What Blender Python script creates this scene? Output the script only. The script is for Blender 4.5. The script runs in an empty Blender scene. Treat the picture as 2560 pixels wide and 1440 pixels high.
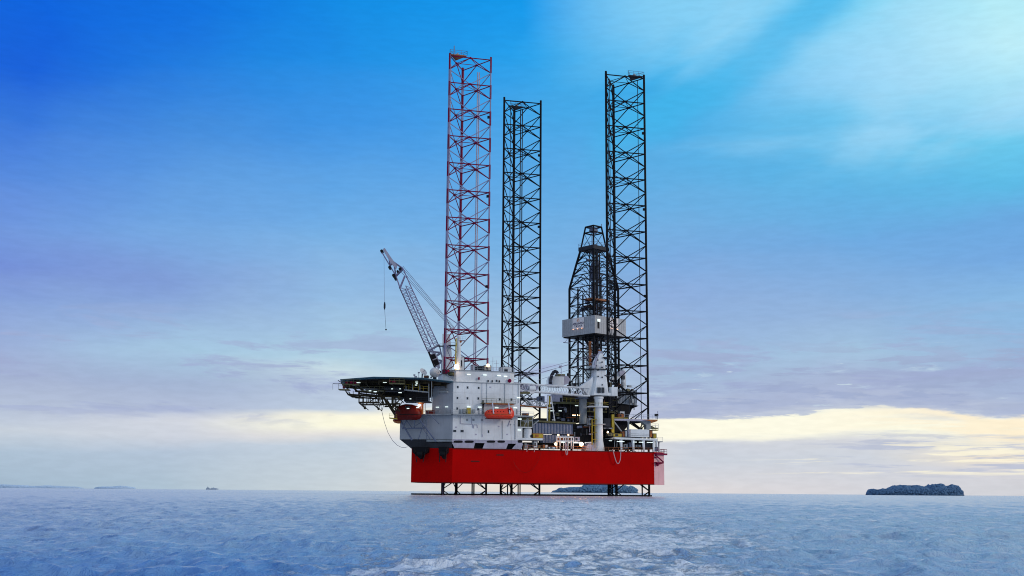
import bpy, bmesh, math, random
import numpy as np
from mathutils import Vector, noise
random.seed(7)
R = math.radians
SC = bpy.context.scene
COL = SC.collection

# ------------------------------------------------------------------ camera
FPX = 2900.0; ROLL = .0078; HC = 1.111
PITCH = math.atan(509.6 * math.cos(ROLL) / FPX)
Fv = Vector((0, math.cos(PITCH), math.sin(PITCH)))
R0 = Vector((1, 0, 0)); U0 = R0.cross(Fv)
Rv = math.cos(ROLL) * R0 + math.sin(ROLL) * U0
Uv = -math.sin(ROLL) * R0 + math.cos(ROLL) * U0
EYE = Vector((0, 0, HC))
cam = bpy.data.cameras.new("camera"); camo = bpy.data.objects.new("camera", cam); COL.objects.link(camo)
from mathutils import Matrix
m = Matrix((Rv, Uv, -Fv)).transposed().to_4x4(); m.translation = EYE
camo.matrix_world = m
cam.sensor_width = 36; cam.lens = 36 * FPX / 2560; cam.clip_start = .3; cam.clip_end = 90000
SC.camera = camo
SC.render.engine = "CYCLES"
SC.cycles.pixel_filter_type = "BLACKMAN_HARRIS"; SC.cycles.filter_width = 1.05

def ray(px, py):
    return (Fv + Rv * ((px - 1280) / FPX) - Uv * ((py - 720) / FPX))
def P(px, py, Y):                       # photo pixel + distance north of the eye -> point of the world
    d = ray(px, py); return EYE + d * (Y / d.y)

class Frame:                            # a plan grid: u along a wall, w inward behind it, z up
    def __init__(s, o, ang):
        s.o = Vector((o[0], o[1], 0)); s.eu = Vector((math.cos(ang), math.sin(ang), 0)); s.en = Vector((-math.sin(ang), math.cos(ang), 0)); s.ang = ang
    def W(s, u, w, z): return s.o + s.eu * u + s.en * w + Vector((0, 0, z))
    def hit(s, px, py, w):
        d = ray(px, py); q = s.o + s.en * w
        t = (q - EYE).dot(s.en) / d.dot(s.en); p = EYE + d * t
        return (p - s.o).dot(s.eu), p.z
    def pt(s, px, py, w):
        u, z = s.hit(px, py, w); return s.W(u, w, z)
WORLD = Frame((0, 0), 0)

# ------------------------------------------------------------------ mesh builder
class B:
    def __init__(s): s.v = []; s.f = []
    def add(s, vs, fs):
        n = len(s.v); s.v += [Vector(v) for v in vs]; s.f += [tuple(i + n for i in f) for f in fs]; return s
    def box(s, F, u0, u1, w0, w1, z0, z1):
        vs = [F.W(u, w, z) for z in (z0, z1) for w in (w0, w1) for u in (u0, u1)]
        return s.add(vs, [(0, 2, 3, 1), (4, 5, 7, 6), (0, 1, 5, 4), (1, 3, 7, 5), (3, 2, 6, 7), (2, 0, 4, 6)])
    def pbox(s, F, x0, y0, x1, y1, w, dw):   # front face given by photo corners on the plane w of F
        xm = (x0 + x1) / 2; ym = (y0 + y1) / 2
        u0 = F.hit(x0, ym, w)[0]; u1 = F.hit(x1, ym, w)[0]; zt = F.hit(xm, y0, w)[1]; zb = F.hit(xm, y1, w)[1]
        return s.box(F, u0, u1, w, w + dw, zb, zt)
    def tube(s, a, b, r, n=6, r2=None):
        a = Vector(a); b = Vector(b); d = b - a
        if d.length < 1e-6: return s
        d.normalize(); x = d.orthogonal().normalized(); y = d.cross(x); r2 = r if r2 is None else r2
        vs = [a + (x * math.cos(2 * math.pi * i / n) + y * math.sin(2 * math.pi * i / n)) * r for i in range(n)]
        vs += [b + (x * math.cos(2 * math.pi * i / n) + y * math.sin(2 * math.pi * i / n)) * r2 for i in range(n)]
        fs = [(i, (i + 1) % n, n + (i + 1) % n, n + i) for i in range(n)] + [tuple(range(n))[::-1], tuple(range(n, 2 * n))]
        return s.add(vs, fs)
    def path(s, pts, r, n=6):
        for a, b in zip(pts, pts[1:]): s.tube(a, b, r, n)
        return s
    def cyl(s, c, z0, z1, r, n=20, r2=None): return s.tube((c[0], c[1], z0), (c[0], c[1], z1), r, n, r2)
    def lathe(s, c, prof, n=24):             # prof: (radius, z)
        vs = []; k = len(prof)
        for rr, z in prof:
            for i in range(n): a = 2 * math.pi * i / n; vs.append((c[0] + rr * math.cos(a), c[1] + rr * math.sin(a), z))
        fs = [(j * n + i, j * n + (i + 1) % n, (j + 1) * n + (i + 1) % n, (j + 1) * n + i) for j in range(k - 1) for i in range(n)]
        fs += [tuple(range(n))[::-1], tuple(range((k - 1) * n, k * n))]
        return s.add(vs, fs)
    def prism(s, pts, z0, z1):               # pts: world xy polygon
        n = len(pts); vs = [(p[0], p[1], z0) for p in pts] + [(p[0], p[1], z1) for p in pts]
        return s.add(vs, [(i, (i + 1) % n, n + (i + 1) % n, n + i) for i in range(n)] + [tuple(range(n))[::-1], tuple(range(n, 2 * n))])
    def slab(s, F, pix, w, dw):              # a plate whose outline is given in the plane w, thickness dw inward
        q = [F.hit(x, y, w) for x, y in pix]; n = len(q)
        vs = [F.W(u, w, z) for u, z in q] + [F.W(u, w + dw, z) for u, z in q]
        return s.add(vs, [(i, (i + 1) % n, n + (i + 1) % n, n + i) for i in range(n)] + [tuple(range(n))[::-1], tuple(range(n, 2 * n))])
    def sphere(s, c, r, n=16, m_=10, sq=(1, 1, 1)):
        c = Vector(c); vs = [c + Vector((0, 0, r * sq[2]))]
        for j in range(1, m_):
            t = math.pi * j / m_
            for i in range(n): a = 2 * math.pi * i / n; vs.append(c + Vector((r * sq[0] * math.sin(t) * math.cos(a), r * sq[1] * math.sin(t) * math.sin(a), r * sq[2] * math.cos(t))))
        vs.append(c - Vector((0, 0, r * sq[2]))); L = len(vs) - 1
        fs = [(0, 1 + i, 1 + (i + 1) % n) for i in range(n)]
        for j in range(m_ - 2):
            for i in range(n): a = 1 + j * n; fs.append((a + i, a + n + i, a + n + (i + 1) % n, a + (i + 1) % n))
        a = 1 + (m_ - 2) * n; fs += [(a + i, L, a + (i + 1) % n) for i in range(n)]
        return s.add(vs, fs)
    def loft(s, secs):
        n = len(secs[0]); vs = [p for q in secs for p in q]; k = len(secs)
        fs = [(j * n + i, j * n + (i + 1) % n, (j + 1) * n + (i + 1) % n, (j + 1) * n + i) for j in range(k - 1) for i in range(n)]
        fs += [tuple(range(n))[::-1], tuple(range((k - 1) * n, k * n))]
        return s.add(vs, fs)
    def rail(s, pts, h=1.1, step=1.8, r=.045, mid=True):
        for a, b in zip(pts, pts[1:]):
            a = Vector(a); b = Vector(b); up = Vector((0, 0, h)); s.tube(a + up, b + up, r, 4)
            if mid: s.tube(a + up * .55, b + up * .55, r * .8, 4)
            k = max(1, int((b - a).length / step))
            for i in range(k + 1): q = a.lerp(b, i / k); s.tube(q, q + up, r, 4)
        return s
    def truss(s, A, Bq, Cq, D, n, rc, rb):   # chords A->B and C->D with zigzag
        s.tube(A, Bq, rc); s.tube(Cq, D, rc)
        for i in range(n):
            a = Vector(A).lerp(Bq, i / n); b = Vector(A).lerp(Bq, (i + 1) / n); c = Vector(Cq).lerp(D, (i + .5) / n)
            s.tube(a, c, rb, 5); s.tube(c, b, rb, 5)
        return s

def mesh_obj(name, b, mat, origin, smooth=False):
    me = bpy.data.meshes.new(name)
    me.from_pydata([tuple(v - origin) for v in b.v], [], b.f); me.update()
    bm = bmesh.new(); bm.from_mesh(me); bmesh.ops.recalc_face_normals(bm, faces=bm.faces); bm.to_mesh(me); bm.free()
    if smooth:
        for p in me.polygons: p.use_smooth = True
        try: me.set_sharp_from_angle(angle=R(40))
        except Exception: pass
    me.materials.append(mat)
    o = bpy.data.objects.new(name, me); COL.objects.link(o); return o

def setp(o, label=None, cat=None, group=None, kind=None):
    if label: o["label"] = label
    if cat: o["category"] = cat
    if group: o["group"] = group
    if kind: o["kind"] = kind
    return o

class Thing:
    def __init__(s, name, label, cat, group=None): s.a = (name, label, cat, group); s.p = []
    def add(s, name, b, mat, parent=None, label=None, smooth=False, kind=None):
        s.p.append([name, b, mat, parent, label, smooth, kind]); return len(s.p) - 1
    def done(s):
        vs = [v for q in s.p for v in q[1].v]
        o0 = Vector(((min(v.x for v in vs) + max(v.x for v in vs)) / 2, (min(v.y for v in vs) + max(v.y for v in vs)) / 2, min(v.z for v in vs)))
        name, label, cat, group = s.a
        if len(s.p) == 1:
            q = s.p[0]; o = mesh_obj(name, q[1], q[2], o0, q[5]); o.location = o0; setp(o, label, cat, group); return o
        e = bpy.data.objects.new(name, None); COL.objects.link(e); e.location = o0; e.empty_display_size = 1; setp(e, label, cat, group)
        objs = []
        for nm, b, mat, par, lab, sm, kd in s.p:
            o = mesh_obj(nm, b, mat, o0, sm); o.parent = e if par is None else objs[par]
            if lab: o["label"] = lab
            if kd: o["kind"] = kd
            objs.append(o)
        s.objs = objs; return e
def single(name, b, mat, label, cat, group=None, smooth=False):
    t = Thing(name, label, cat, group); t.add(name, b, mat, smooth=smooth); return t.done()
def struct(name, b, mat, smooth=False):
    o = mesh_obj(name, b, mat, Vector((0, 0, 0)), smooth); o["kind"] = "structure"; return o
def copy_tree(o, parent=None):
    c = o.copy(); COL.objects.link(c)
    if parent: c.parent = parent
    for ch in o.children: copy_tree(ch, c)
    return c

# ------------------------------------------------------------------ materials
def lin(c):
    return tuple(((x / 255) / 12.92 if x / 255 <= .04045 else ((x / 255 + .055) / 1.055) ** 2.4) for x in c)
def mat(name, rgb, rough=.5, metal=0., var=.25, scale=.6, grime=None, streak=True, bump=.0, spec=.5):
    """painted surface: patchy tone, vertical weather streaks, optional grime colour"""
    M = bpy.data.materials.new(name); M.use_nodes = True; nt = M.node_tree; N = nt.nodes; L = nt.links
    bs = N["Principled BSDF"]; bs.inputs["Roughness"].default_value = rough; bs.inputs["Metallic"].default_value = metal
    bs.inputs["Specular IOR Level"].default_value = spec
    tc = N.new("ShaderNodeTexCoord"); n1 = N.new("ShaderNodeTexNoise"); n1.inputs["Scale"].default_value = scale; n1.inputs["Detail"].default_value = 5
    L.new(tc.outputs["Object"], n1.inputs["Vector"])
    mp = N.new("ShaderNodeMapping"); mp.inputs["Scale"].default_value = (1.3, 1.3, .12) if streak else (1, 1, 1)
    L.new(tc.outputs["Object"], mp.inputs["Vector"])
    n2 = N.new("ShaderNodeTexNoise"); n2.inputs["Scale"].default_value = 1.4; n2.inputs["Detail"].default_value = 4; L.new(mp.outputs[0], n2.inputs["Vector"])
    ramp = N.new("ShaderNodeMapRange"); ramp.inputs[1].default_value = .3; ramp.inputs[2].default_value = .7
    ramp.inputs[3].default_value = 1 - var; ramp.inputs[4].default_value = 1 + var * .5; L.new(n1.outputs["Fac"], ramp.inputs[0])
    mul = N.new("ShaderNodeMix"); mul.data_type = 'RGBA'; mul.blend_type = 'MULTIPLY'; mul.inputs[0].default_value = 1
    mul.inputs[6].default_value = (*rgb, 1)
    cmb = N.new("ShaderNodeCombineColor")
    for i in range(3): L.new(ramp.outputs[0], cmb.inputs[i])
    L.new(cmb.outputs[0], mul.inputs[7])
    mx = N.new("ShaderNodeMix"); mx.data_type = 'RGBA'
    g = grime or tuple(c * .45 for c in rgb); mx.inputs[7].default_value = (*g, 1)
    r2 = N.new("ShaderNodeMapRange"); r2.inputs[1].default_value = .56; r2.inputs[2].default_value = .78; r2.inputs[4].default_value = min(1, var * 2.2)
    L.new(n2.outputs["Fac"], r2.inputs[0]); L.new(r2.outputs[0], mx.inputs[0]); L.new(mul.outputs[2], mx.inputs[6]); L.new(mx.outputs[2], bs.inputs["Base Color"])
    if bump:
        bp = N.new("ShaderNodeBump"); bp.inputs["Strength"].default_value = bump; bp.inputs["Distance"].default_value = .1; L.new(n1.outputs["Fac"], bp.inputs["Height"]); L.new(bp.outputs[0], bs.inputs["Normal"])
    return M
def emit(name, rgb, s):
    M = bpy.data.materials.new(name); M.use_nodes = True; nt = M.node_tree; bs = nt.nodes["Principled BSDF"]
    bs.inputs["Base Color"].default_value = (.8, .8, .8, 1); bs.inputs["Emission Color"].default_value = (*rgb, 1); bs.inputs["Emission Strength"].default_value = s
    return M
MT = dict(
    red=mat("red_hull_paint", (.50, .001, .001), .6, var=.14, scale=.12, grime=(.30, .001, .001), spec=.04),
    pink=mat("sunset_lit_pink", (.80, .42, .44), .5, var=.12, scale=.3),
    redsteel=mat("red_steel_paint", (.20, .001, .038), .5, var=.3, spec=.12),
    white=mat("white_paint", (.74, .76, .78), .55, var=.2, scale=.22, grime=(.42, .38, .33), spec=.3),
    whitesteel=mat("white_steel_paint", (.62, .60, .70), .5, var=.2),
    lilac=mat("pale_lilac_paint", (.42, .40, .50), .5, var=.2),
    grey=mat("grey_paint", (.30, .33, .36), .55, var=.2),
    bluegrey=mat("blue_grey_paint", (.13, .16, .25), .55, var=.25),
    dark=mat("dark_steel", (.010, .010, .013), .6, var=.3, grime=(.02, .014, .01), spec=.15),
    leg=mat("black_leg_paint", (.007, .007, .010), .6, var=.3, spec=.12),
    legwhite=mat("weathered_white_leg_paint", (.29, .28, .43), .5, var=.25, spec=.2),
    bowgrey=mat("bow_shade_grey", (.34, .37, .42), .5, var=.15, scale=.25),
    dgrey=mat("dark_grey_steel", (.032, .034, .045), .6, var=.3, spec=.2),
    wall=mat("wind_wall_sheet", (.42, .43, .45), .55, var=.15, grime=(.2,.17,.15)),
    lilacsteel=mat("lilac_boom_paint", (.30, .27, .43), .5, var=.25, spec=.3),
    yellow=mat("yellow_paint", (.45, .33, .02), .5, var=.35, grime=(.15, .10, .02)),
    olive=mat("olive_steel", (.12, .11, .035), .55, var=.4, grime=(.05, .04, .01)),
    orange=mat("orange_gel_coat", (.78, .034, .004), .35, var=.15, grime=(.4, .03, .005)),
    truss=mat("brown_truss_steel", (.028, .022, .012), .6, var=.5, grime=(.06, .05, .015), spec=.15),
    dred=mat("dark_red_gel_coat", (.13, .005, .003), .45, var=.3, spec=.2),
    rust=mat("rusty_orange_steel", (.38, .11, .02), .6, var=.5),
    teal=mat("teal_net_edge", (.03, .11, .16), .6, var=.3),
    glass=mat("window_glass", (.012, .016, .025), .12, var=.1, spec=.6),
    deck=mat("deck_plate", (.05, .09, .06), .7, var=.3),
    radome=mat("radome_shell", (.70, .68, .68), .45, var=.04, streak=False),
    cable=mat("steel_cable", (.20, .18, .26), .5, var=.1),
    hose=mat("pale_hose", (.55, .35, .38), .6, var=.1),
    sign=mat("sign_board", (.88, .80, .78), .5, var=.05),
    signtext=mat("sign_letters", (.03, .03, .10), .5, var=.0),
    logo=mat("logo_orange", (.75, .28, .10), .5, var=.0),
    fl=emit("fluorescent_tube", (.82, 1, .93), .85),
    warm=emit("warm_flood_lamp", (1, .66, .34), 9.0),
    sodium=emit("orange_lamp", (1, .42, .15), 1.3),
)
# ------------------------------------------------------------------ sky
W = bpy.data.worlds.new("World"); SC.world = W; W.use_nodes = True
nt = W.node_tree; N = nt.nodes; L = nt.links
for n in list(N): N.remove(n)
def nd(t, **k):
    n = N.new(t)
    for a, b in k.items(): setattr(n, a, b)
    return n
def mth(op, a, b=None, c=None, clamp=False):
    n = nd("ShaderNodeMath", operation=op); n.use_clamp = clamp
    for i, x in enumerate((a, b, c)):
        if x is None: continue
        if isinstance(x, (int, float)): n.inputs[i].default_value = x
        else: L.new(x, n.inputs[i])
    return n.outputs[0]
def mrange(x, a, b, c=0., d=1., sm=True):
    n = nd("ShaderNodeMapRange"); n.interpolation_type = 'SMOOTHSTEP' if sm else 'LINEAR'
    L.new(x, n.inputs[0])
    for i, q in enumerate((a, b, c, d)): n.inputs[i + 1].default_value = q
    return n.outputs[0]
def mixc(f, a, b, mode='MIX'):
    n = nd("ShaderNodeMix", data_type='RGBA', blend_type=mode)
    for s_, x in ((0, f), (6, a), (7, b)):
        if isinstance(x, (int, float)): n.inputs[s_].default_value = x
        elif isinstance(x, tuple): n.inputs[s_].default_value = (*x, 1)
        else: L.new(x, n.inputs[s_])
    return n.outputs[2]
tc = nd("ShaderNodeTexCoord"); sp = nd("ShaderNodeSeparateXYZ"); L.new(tc.outputs["Generated"], sp.inputs[0])
az = mth('ARCTAN2', sp.outputs[0], sp.outputs[1])
el = mth('ARCSINE', mth('MINIMUM', mth('MAXIMUM', sp.outputs[2], -1), 1))
def vec(sx, sy, off=0., rot=0.):
    a = mth('MULTIPLY', az, sx); e = mth('MULTIPLY', el, sy)
    if rot: e = mth('ADD', e, mth('MULTIPLY', az, rot))
    c = nd("ShaderNodeCombineXYZ"); L.new(a, c.inputs[0]); L.new(e, c.inputs[1]); c.inputs[2].default_value = off; return c.outputs[0]
def nz(v, detail=5, rough=.55, dist=0., scale=1.):
    n = nd("ShaderNodeTexNoise"); L.new(v, n.inputs["Vector"]); n.inputs["Scale"].default_value = scale
    n.inputs["Detail"].default_value = detail; n.inputs["Roughness"].default_value = rough; n.inputs["Distortion"].default_value = dist; return n.outputs["Fac"]
# gentle domain warp so no contour is ruled straight
w1 = mth('SUBTRACT', nz(vec(5, 16, 1.3), 4), .5)
w2 = mth('SUBTRACT', nz(vec(9, 70, 7.7, 4), 5, .6), .5)
grow = mrange(el, 0, .2, .25, 1)
elw = mth('ADD', el, mth('ADD', mth('MULTIPLY', mth('MULTIPLY', w1, .05), grow), mth('MULTIPLY', w2, .007)))
azw = mth('ADD', az, mth('MULTIPLY', mth('SUBTRACT', nz(vec(6, 9, 4.1), 3), .5), .10))
EMAX = R(27)
def elev(px, py):
    d = ray(px, py).normalized(); return math.asin(d.z)
cols = {
 0: [(0,(12,100,222)),(150,(24,98,218)),(300,(52,118,220)),(450,(86,138,222)),(600,(114,152,222)),(655,(116,144,216)),(750,(136,164,218)),(850,(156,176,218)),(950,(166,180,212)),(1030,(186,198,218)),(1070,(200,210,222)),(1130,(174,194,214)),(1220,(164,186,206))],
 427: [(0,(16,116,224)),(150,(32,126,224)),(300,(66,140,222)),(450,(96,158,226)),(600,(118,168,226)),(700,(128,158,216)),(800,(148,178,220)),(880,(166,200,226)),(950,(164,182,212)),(1020,(178,190,216)),(1050,(212,216,226)),(1090,(204,210,222)),(1130,(180,197,217)),(1220,(172,193,210))],
 853: [(0,(18,142,230)),(150,(32,146,230)),(300,(62,150,230)),(450,(94,165,230)),(600,(122,178,229)),(700,(142,184,226)),(800,(160,195,226)),(890,(178,209,228)),(925,(200,220,228)),(960,(184,200,222)),(1022,(190,205,224)),(1038,(253,249,226)),(1066,(255,252,226)),(1090,(228,225,222)),(1115,(194,208,222)),(1220,(202,212,218))],
 1280: [(0,(20,154,236)),(150,(38,160,236)),(300,(68,165,232)),(450,(95,170,230)),(600,(120,178,228)),(700,(140,184,226)),(800,(158,192,224)),(900,(172,200,224)),(1000,(188,204,222)),(1030,(255,250,228)),(1065,(255,248,222)),(1100,(236,230,224)),(1220,(236,226,216))],
 1707: [(0,(100,196,242)),(60,(92,192,242)),(140,(70,184,238)),(230,(62,174,232)),(300,(74,174,232)),(450,(98,175,228)),(550,(114,175,226)),(650,(124,171,223)),(750,(142,174,221)),(850,(156,184,221)),(930,(164,190,220)),(990,(172,186,215)),(1036,(184,192,218)),(1045,(255,253,230)),(1095,(255,253,232)),(1108,(204,210,222)),(1160,(204,211,222)),(1222,(222,218,220))],
 2133: [(0,(110,204,244)),(100,(136,210,246)),(200,(142,209,246)),(300,(110,196,238)),(400,(90,182,231)),(500,(100,178,229)),(600,(112,171,226)),(700,(130,175,224)),(800,(147,181,221)),(900,(165,197,225)),(950,(168,182,213)),(1012,(173,184,214)),(1026,(255,254,232)),(1076,(255,254,232)),(1105,(214,216,222)),(1150,(206,212,222)),(1225,(214,214,220))],
 2560: [(0,(182,236,248)),(100,(190,238,250)),(200,(172,228,248)),(280,(146,212,244)),(350,(108,202,238)),(450,(94,188,232)),(550,(108,170,226)),(650,(116,170,226)),(750,(138,186,228)),(850,(150,184,221)),(930,(158,177,213)),(1000,(168,185,216)),(1042,(180,190,215)),(1056,(255,252,232)),(1090,(250,246,226)),(1115,(224,222,220)),(1145,(252,236,206)),(1170,(214,212,218)),(1225,(210,211,217))],
}
vn = mth('DIVIDE', elw, EMAX, clamp=True)
prev = None; paz = None
for cx in sorted(cols):
    st = sorted([(max(0, min(1, elev(cx, y) / EMAX)), c) for y, c in cols[cx]])
    rp = nd("ShaderNodeValToRGB"); cr = rp.color_ramp; cr.interpolation = 'LINEAR'
    while len(cr.elements) < len(st): cr.elements.new(.5)
    for e_, (p_, c_) in zip(cr.elements, st): e_.position = p_
    for e_, (p_, c_) in zip(cr.elements, st): e_.color = (*lin(c_), 1)
    L.new(vn, rp.inputs[0]); a_ = math.atan2(*ray(cx, 1000).xy)
    prev = rp.outputs[0] if prev is None else mixc(mrange(azw, paz, a_, sm=False), prev, rp.outputs[0])
    paz = a_
sky = prev
# soft high cloud, upper right: a pale veil parted by one slanting lane of blue
cl = nz(vec(5.0, 11.0, 11.2, -2.2), 4, .5, .4)
fr = mth('MULTIPLY', mrange(az, .09, .22), mth('MULTIPLY', mrange(el, .24, .30), mrange(cl, .40, .66)))
sky = mixc(mth('MULTIPLY', fr, .55), sky, lin((172, 222, 250)))
lb = mth('MULTIPLY', mrange(mth('ABSOLUTE', mth('SUBTRACT', az, .165)), .16, .03, 0, 1), mrange(mth('ADD', el, mth('MULTIPLY', mth('SUBTRACT', cl, .5), .12)), .345, .405))
sky = mixc(mth('MULTIPLY', lb, .55), sky, lin((150, 214, 246)))
wv = mth('MULTIPLY', mth('SUBTRACT', nz(vec(6, 9, 2.2), 4, .55), .5), .07)
dl = mth('ABSOLUTE', mth('ADD', mth('SUBTRACT', el, mth('ADD', mth('MULTIPLY', az, .62), .236)), wv))
ln = mth('MULTIPLY', mrange(dl, .034, .004, 0, 1), mth('MULTIPLY', mrange(az, .04, .12), mrange(el, .24, .30)))
sky = mixc(mth('MULTIPLY', ln, .72), sky, lin((66, 182, 236)))
# mid-level lavender strato-cumulus, ragged and flat based
st1 = nz(vec(10, 62, 3.3, 1.5), 7, .62, .35)
b1 = mth('MULTIPLY', mrange(el, .045, .075), mrange(el, .17, .10, 0, 1))
sky = mixc(mth('MULTIPLY', mth('MULTIPLY', mrange(st1, .50, .62), b1), .7), sky, lin((160, 172, 210)))
st2 = nz(vec(14, 90, 9.1, -2), 7, .6, .3)
b2 = mth('MULTIPLY', mth('MULTIPLY', mrange(el, .055, .075), mrange(el, .125, .095, 0, 1)), mrange(az, .06, .12))
sky = mixc(mth('MULTIPLY', mth('MULTIPLY', mrange(st2, .60, .72), b2), .75), sky, lin((200, 222, 236)))
# torn cloud bars across the glow, and glow showing through low cloud
st3 = nz(vec(11, 150, 5.9, 2), 7, .62, .25)
b3 = mth('MULTIPLY', mth('MULTIPLY', mrange(el, .010, .022), mrange(el, .058, .040, 0, 1)), mrange(az, .22, .30))
sky = mixc(mth('MULTIPLY', mth('MULTIPLY', mrange(st3, .50, .60), b3), .8), sky, lin((184, 192, 214)))
st4 = nz(vec(9, 170, 2.9, -1), 7, .62, .25)
b4 = mth('MULTIPLY', mth('MULTIPLY', mrange(el, .012, .02), mrange(el, .048, .036, 0, 1)), mrange(az, .18, .30))
sky = mixc(mth('MULTIPLY', mth('MULTIPLY', mrange(st4, .54, .62), b4), .8), sky, lin((255, 248, 222)))
st5 = nz(vec(8, 120, 6.6, 1), 6, .6, .3)
b5 = mth('MULTIPLY', mth('MULTIPLY', mrange(el, .060, .072), mrange(el, .105, .088, 0, 1)), mrange(az, .08, .14))
sky = mixc(mth('MULTIPLY', mth('MULTIPLY', mrange(st5, .66, .72), b5), .9), sky, lin((255, 248, 220)))
# the clear strip under the cloud deck on the right, its upper lip torn
fc = nd("ShaderNodeFloatCurve"); cv = fc.mapping.curves[0]
pts_ = [(1560, 1046), (1700, 1045), (1850, 1043), (1980, 1039), (2080, 1031), (2200, 1018), (2330, 1021), (2450, 1040), (2560, 1047)]
pp = [(min(1, max(0, (math.atan2(*ray(x, y).xy) - .08) / .40)), elev(x, y) / .1) for x, y in pts_]
cv.points[0].location = (0, pp[0][1]); cv.points[1].location = (1, pp[-1][1])
for q_ in pp[1:-1]: cv.points.new(*q_)
fc.mapping.update()
L.new(mth('DIVIDE', mth('SUBTRACT', az, .08), .40, clamp=True), fc.inputs[1])
lip = mth('MULTIPLY', fc.outputs[0], .1)
rag = mth('ADD', mth('MULTIPLY', mth('SUBTRACT', nz(vec(14, 90, 3.7), 6, .62), .5), .015), mth('MULTIPLY', mth('SUBTRACT', nz(vec(50, 260, 1.7), 4, .6), .5), .006))
dt = mth('ADD', mth('SUBTRACT', lip, el), rag)
inb = mth('MULTIPLY', mrange(dt, -.0008, .0022), mrange(dt, .022, .014, 0, 1))
inb = mth('MULTIPLY', inb, mrange(az, .09, .115))
abv = mth('MULTIPLY', mth('MULTIPLY', mrange(dt, .0, -.0015), mrange(dt, -.022, -.006, 0, 1)), mrange(az, .09, .115))
sky = mixc(mth('MULTIPLY', abv, .8), sky, mixc(mrange(nz(vec(12, 90, 6.2, 1), 6, .6), .4, .6), lin((170, 182, 212)), lin((186, 196, 218))))
st7 = nz(vec(10, 160, 22.9, 2), 7, .62, .25)
brk = mth('MULTIPLY', mth('MULTIPLY', mrange(st7, .48, .60), mrange(dt, .003, .010)), mrange(az, .14, .30, .35, 1))
inb = mth('MULTIPLY', inb, mth('SUBTRACT', 1, mth('MULTIPLY', brk, .75)))
sky = mixc(mth('MULTIPLY', inb, .93), sky, mixc(mrange(az, .22, .42), lin((255, 252, 232)), lin((255, 240, 210))))
# ragged low clouds with bright chinks between them
st6 = nz(vec(16, 110, 12.9, 1), 7, .62, .2)
b6 = mth('MULTIPLY', mth('MULTIPLY', mrange(el, .066, .078), mrange(el, .135, .10, 0, 1)), mrange(az, .09, .13))
sky = mixc(mth('MULTIPLY', mth('MULTIPLY', mrange(st6, .50, .57), b6), .75), sky, lin((160, 174, 208)))
sky = mixc(mth('MULTIPLY', mth('MULTIPLY', mrange(st6, .36, .31), b6), .8), sky, lin((204, 222, 232)))
# fine film of haze grain
gr = mrange(nz(vec(60, 260, 8.8), 3), .3, .7, .975, 1.025)
cg = nd("ShaderNodeCombineColor")
for i in range(3): L.new(gr, cg.inputs[i])
sky = mixc(1., sky, cg.outputs[0], 'MULTIPLY')
# unseen pale overcast added overhead and behind the viewer to lift ambient light
ov = nz(vec(2.0, 3.0, 17.2), 5, .6)
sky = mixc(mrange(el, .50, .78), sky, mixc(mrange(ov, .35, .65), lin((150, 182, 222)), lin((196, 208, 224))))
sky = mixc(mrange(mth('ABSOLUTE', az), .9, 1.9), sky, mixc(mrange(ov, .35, .65), lin((150, 178, 214)), lin((190, 202, 218))))
SUN_EL = R(16); SUN_AZ = R(108)
ns = nd("ShaderNodeTexSky"); ns.sky_type = 'NISHITA'; ns.sun_disc = False; ns.sun_elevation = SUN_EL; ns.sun_rotation = SUN_AZ
bg1 = nd("ShaderNodeBackground"); bg1.inputs[1].default_value = .985; L.new(sky, bg1.inputs[0])
bg2 = nd("ShaderNodeBackground"); bg2.inputs[1].default_value = .0015; L.new(ns.outputs[0], bg2.inputs[0])
ad = nd("ShaderNodeAddShader"); L.new(bg1.outputs[0], ad.inputs[0]); L.new(bg2.outputs[0], ad.inputs[1])
wo = nd("ShaderNodeOutputWorld"); L.new(ad.outputs[0], wo.inputs[0])
sl = bpy.data.lights.new("sun", 'SUN'); sl.energy = 1.0; sl.angle = R(12); sl.color = (1, .86, .72)
so = bpy.data.objects.new("sun", sl); COL.objects.link(so)
sd = Vector((math.sin(SUN_AZ) * math.cos(SUN_EL), math.cos(SUN_AZ) * math.cos(SUN_EL), math.sin(SUN_EL)))
so.rotation_euler = (-sd).to_track_quat('-Z', 'Y').to_euler(); so.location = (0, 0, 200)
SC.view_settings.view_transform = 'Standard'; SC.view_settings.look = 'None'; SC.view_settings.exposure = 0; SC.view_settings.gamma = 1

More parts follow.
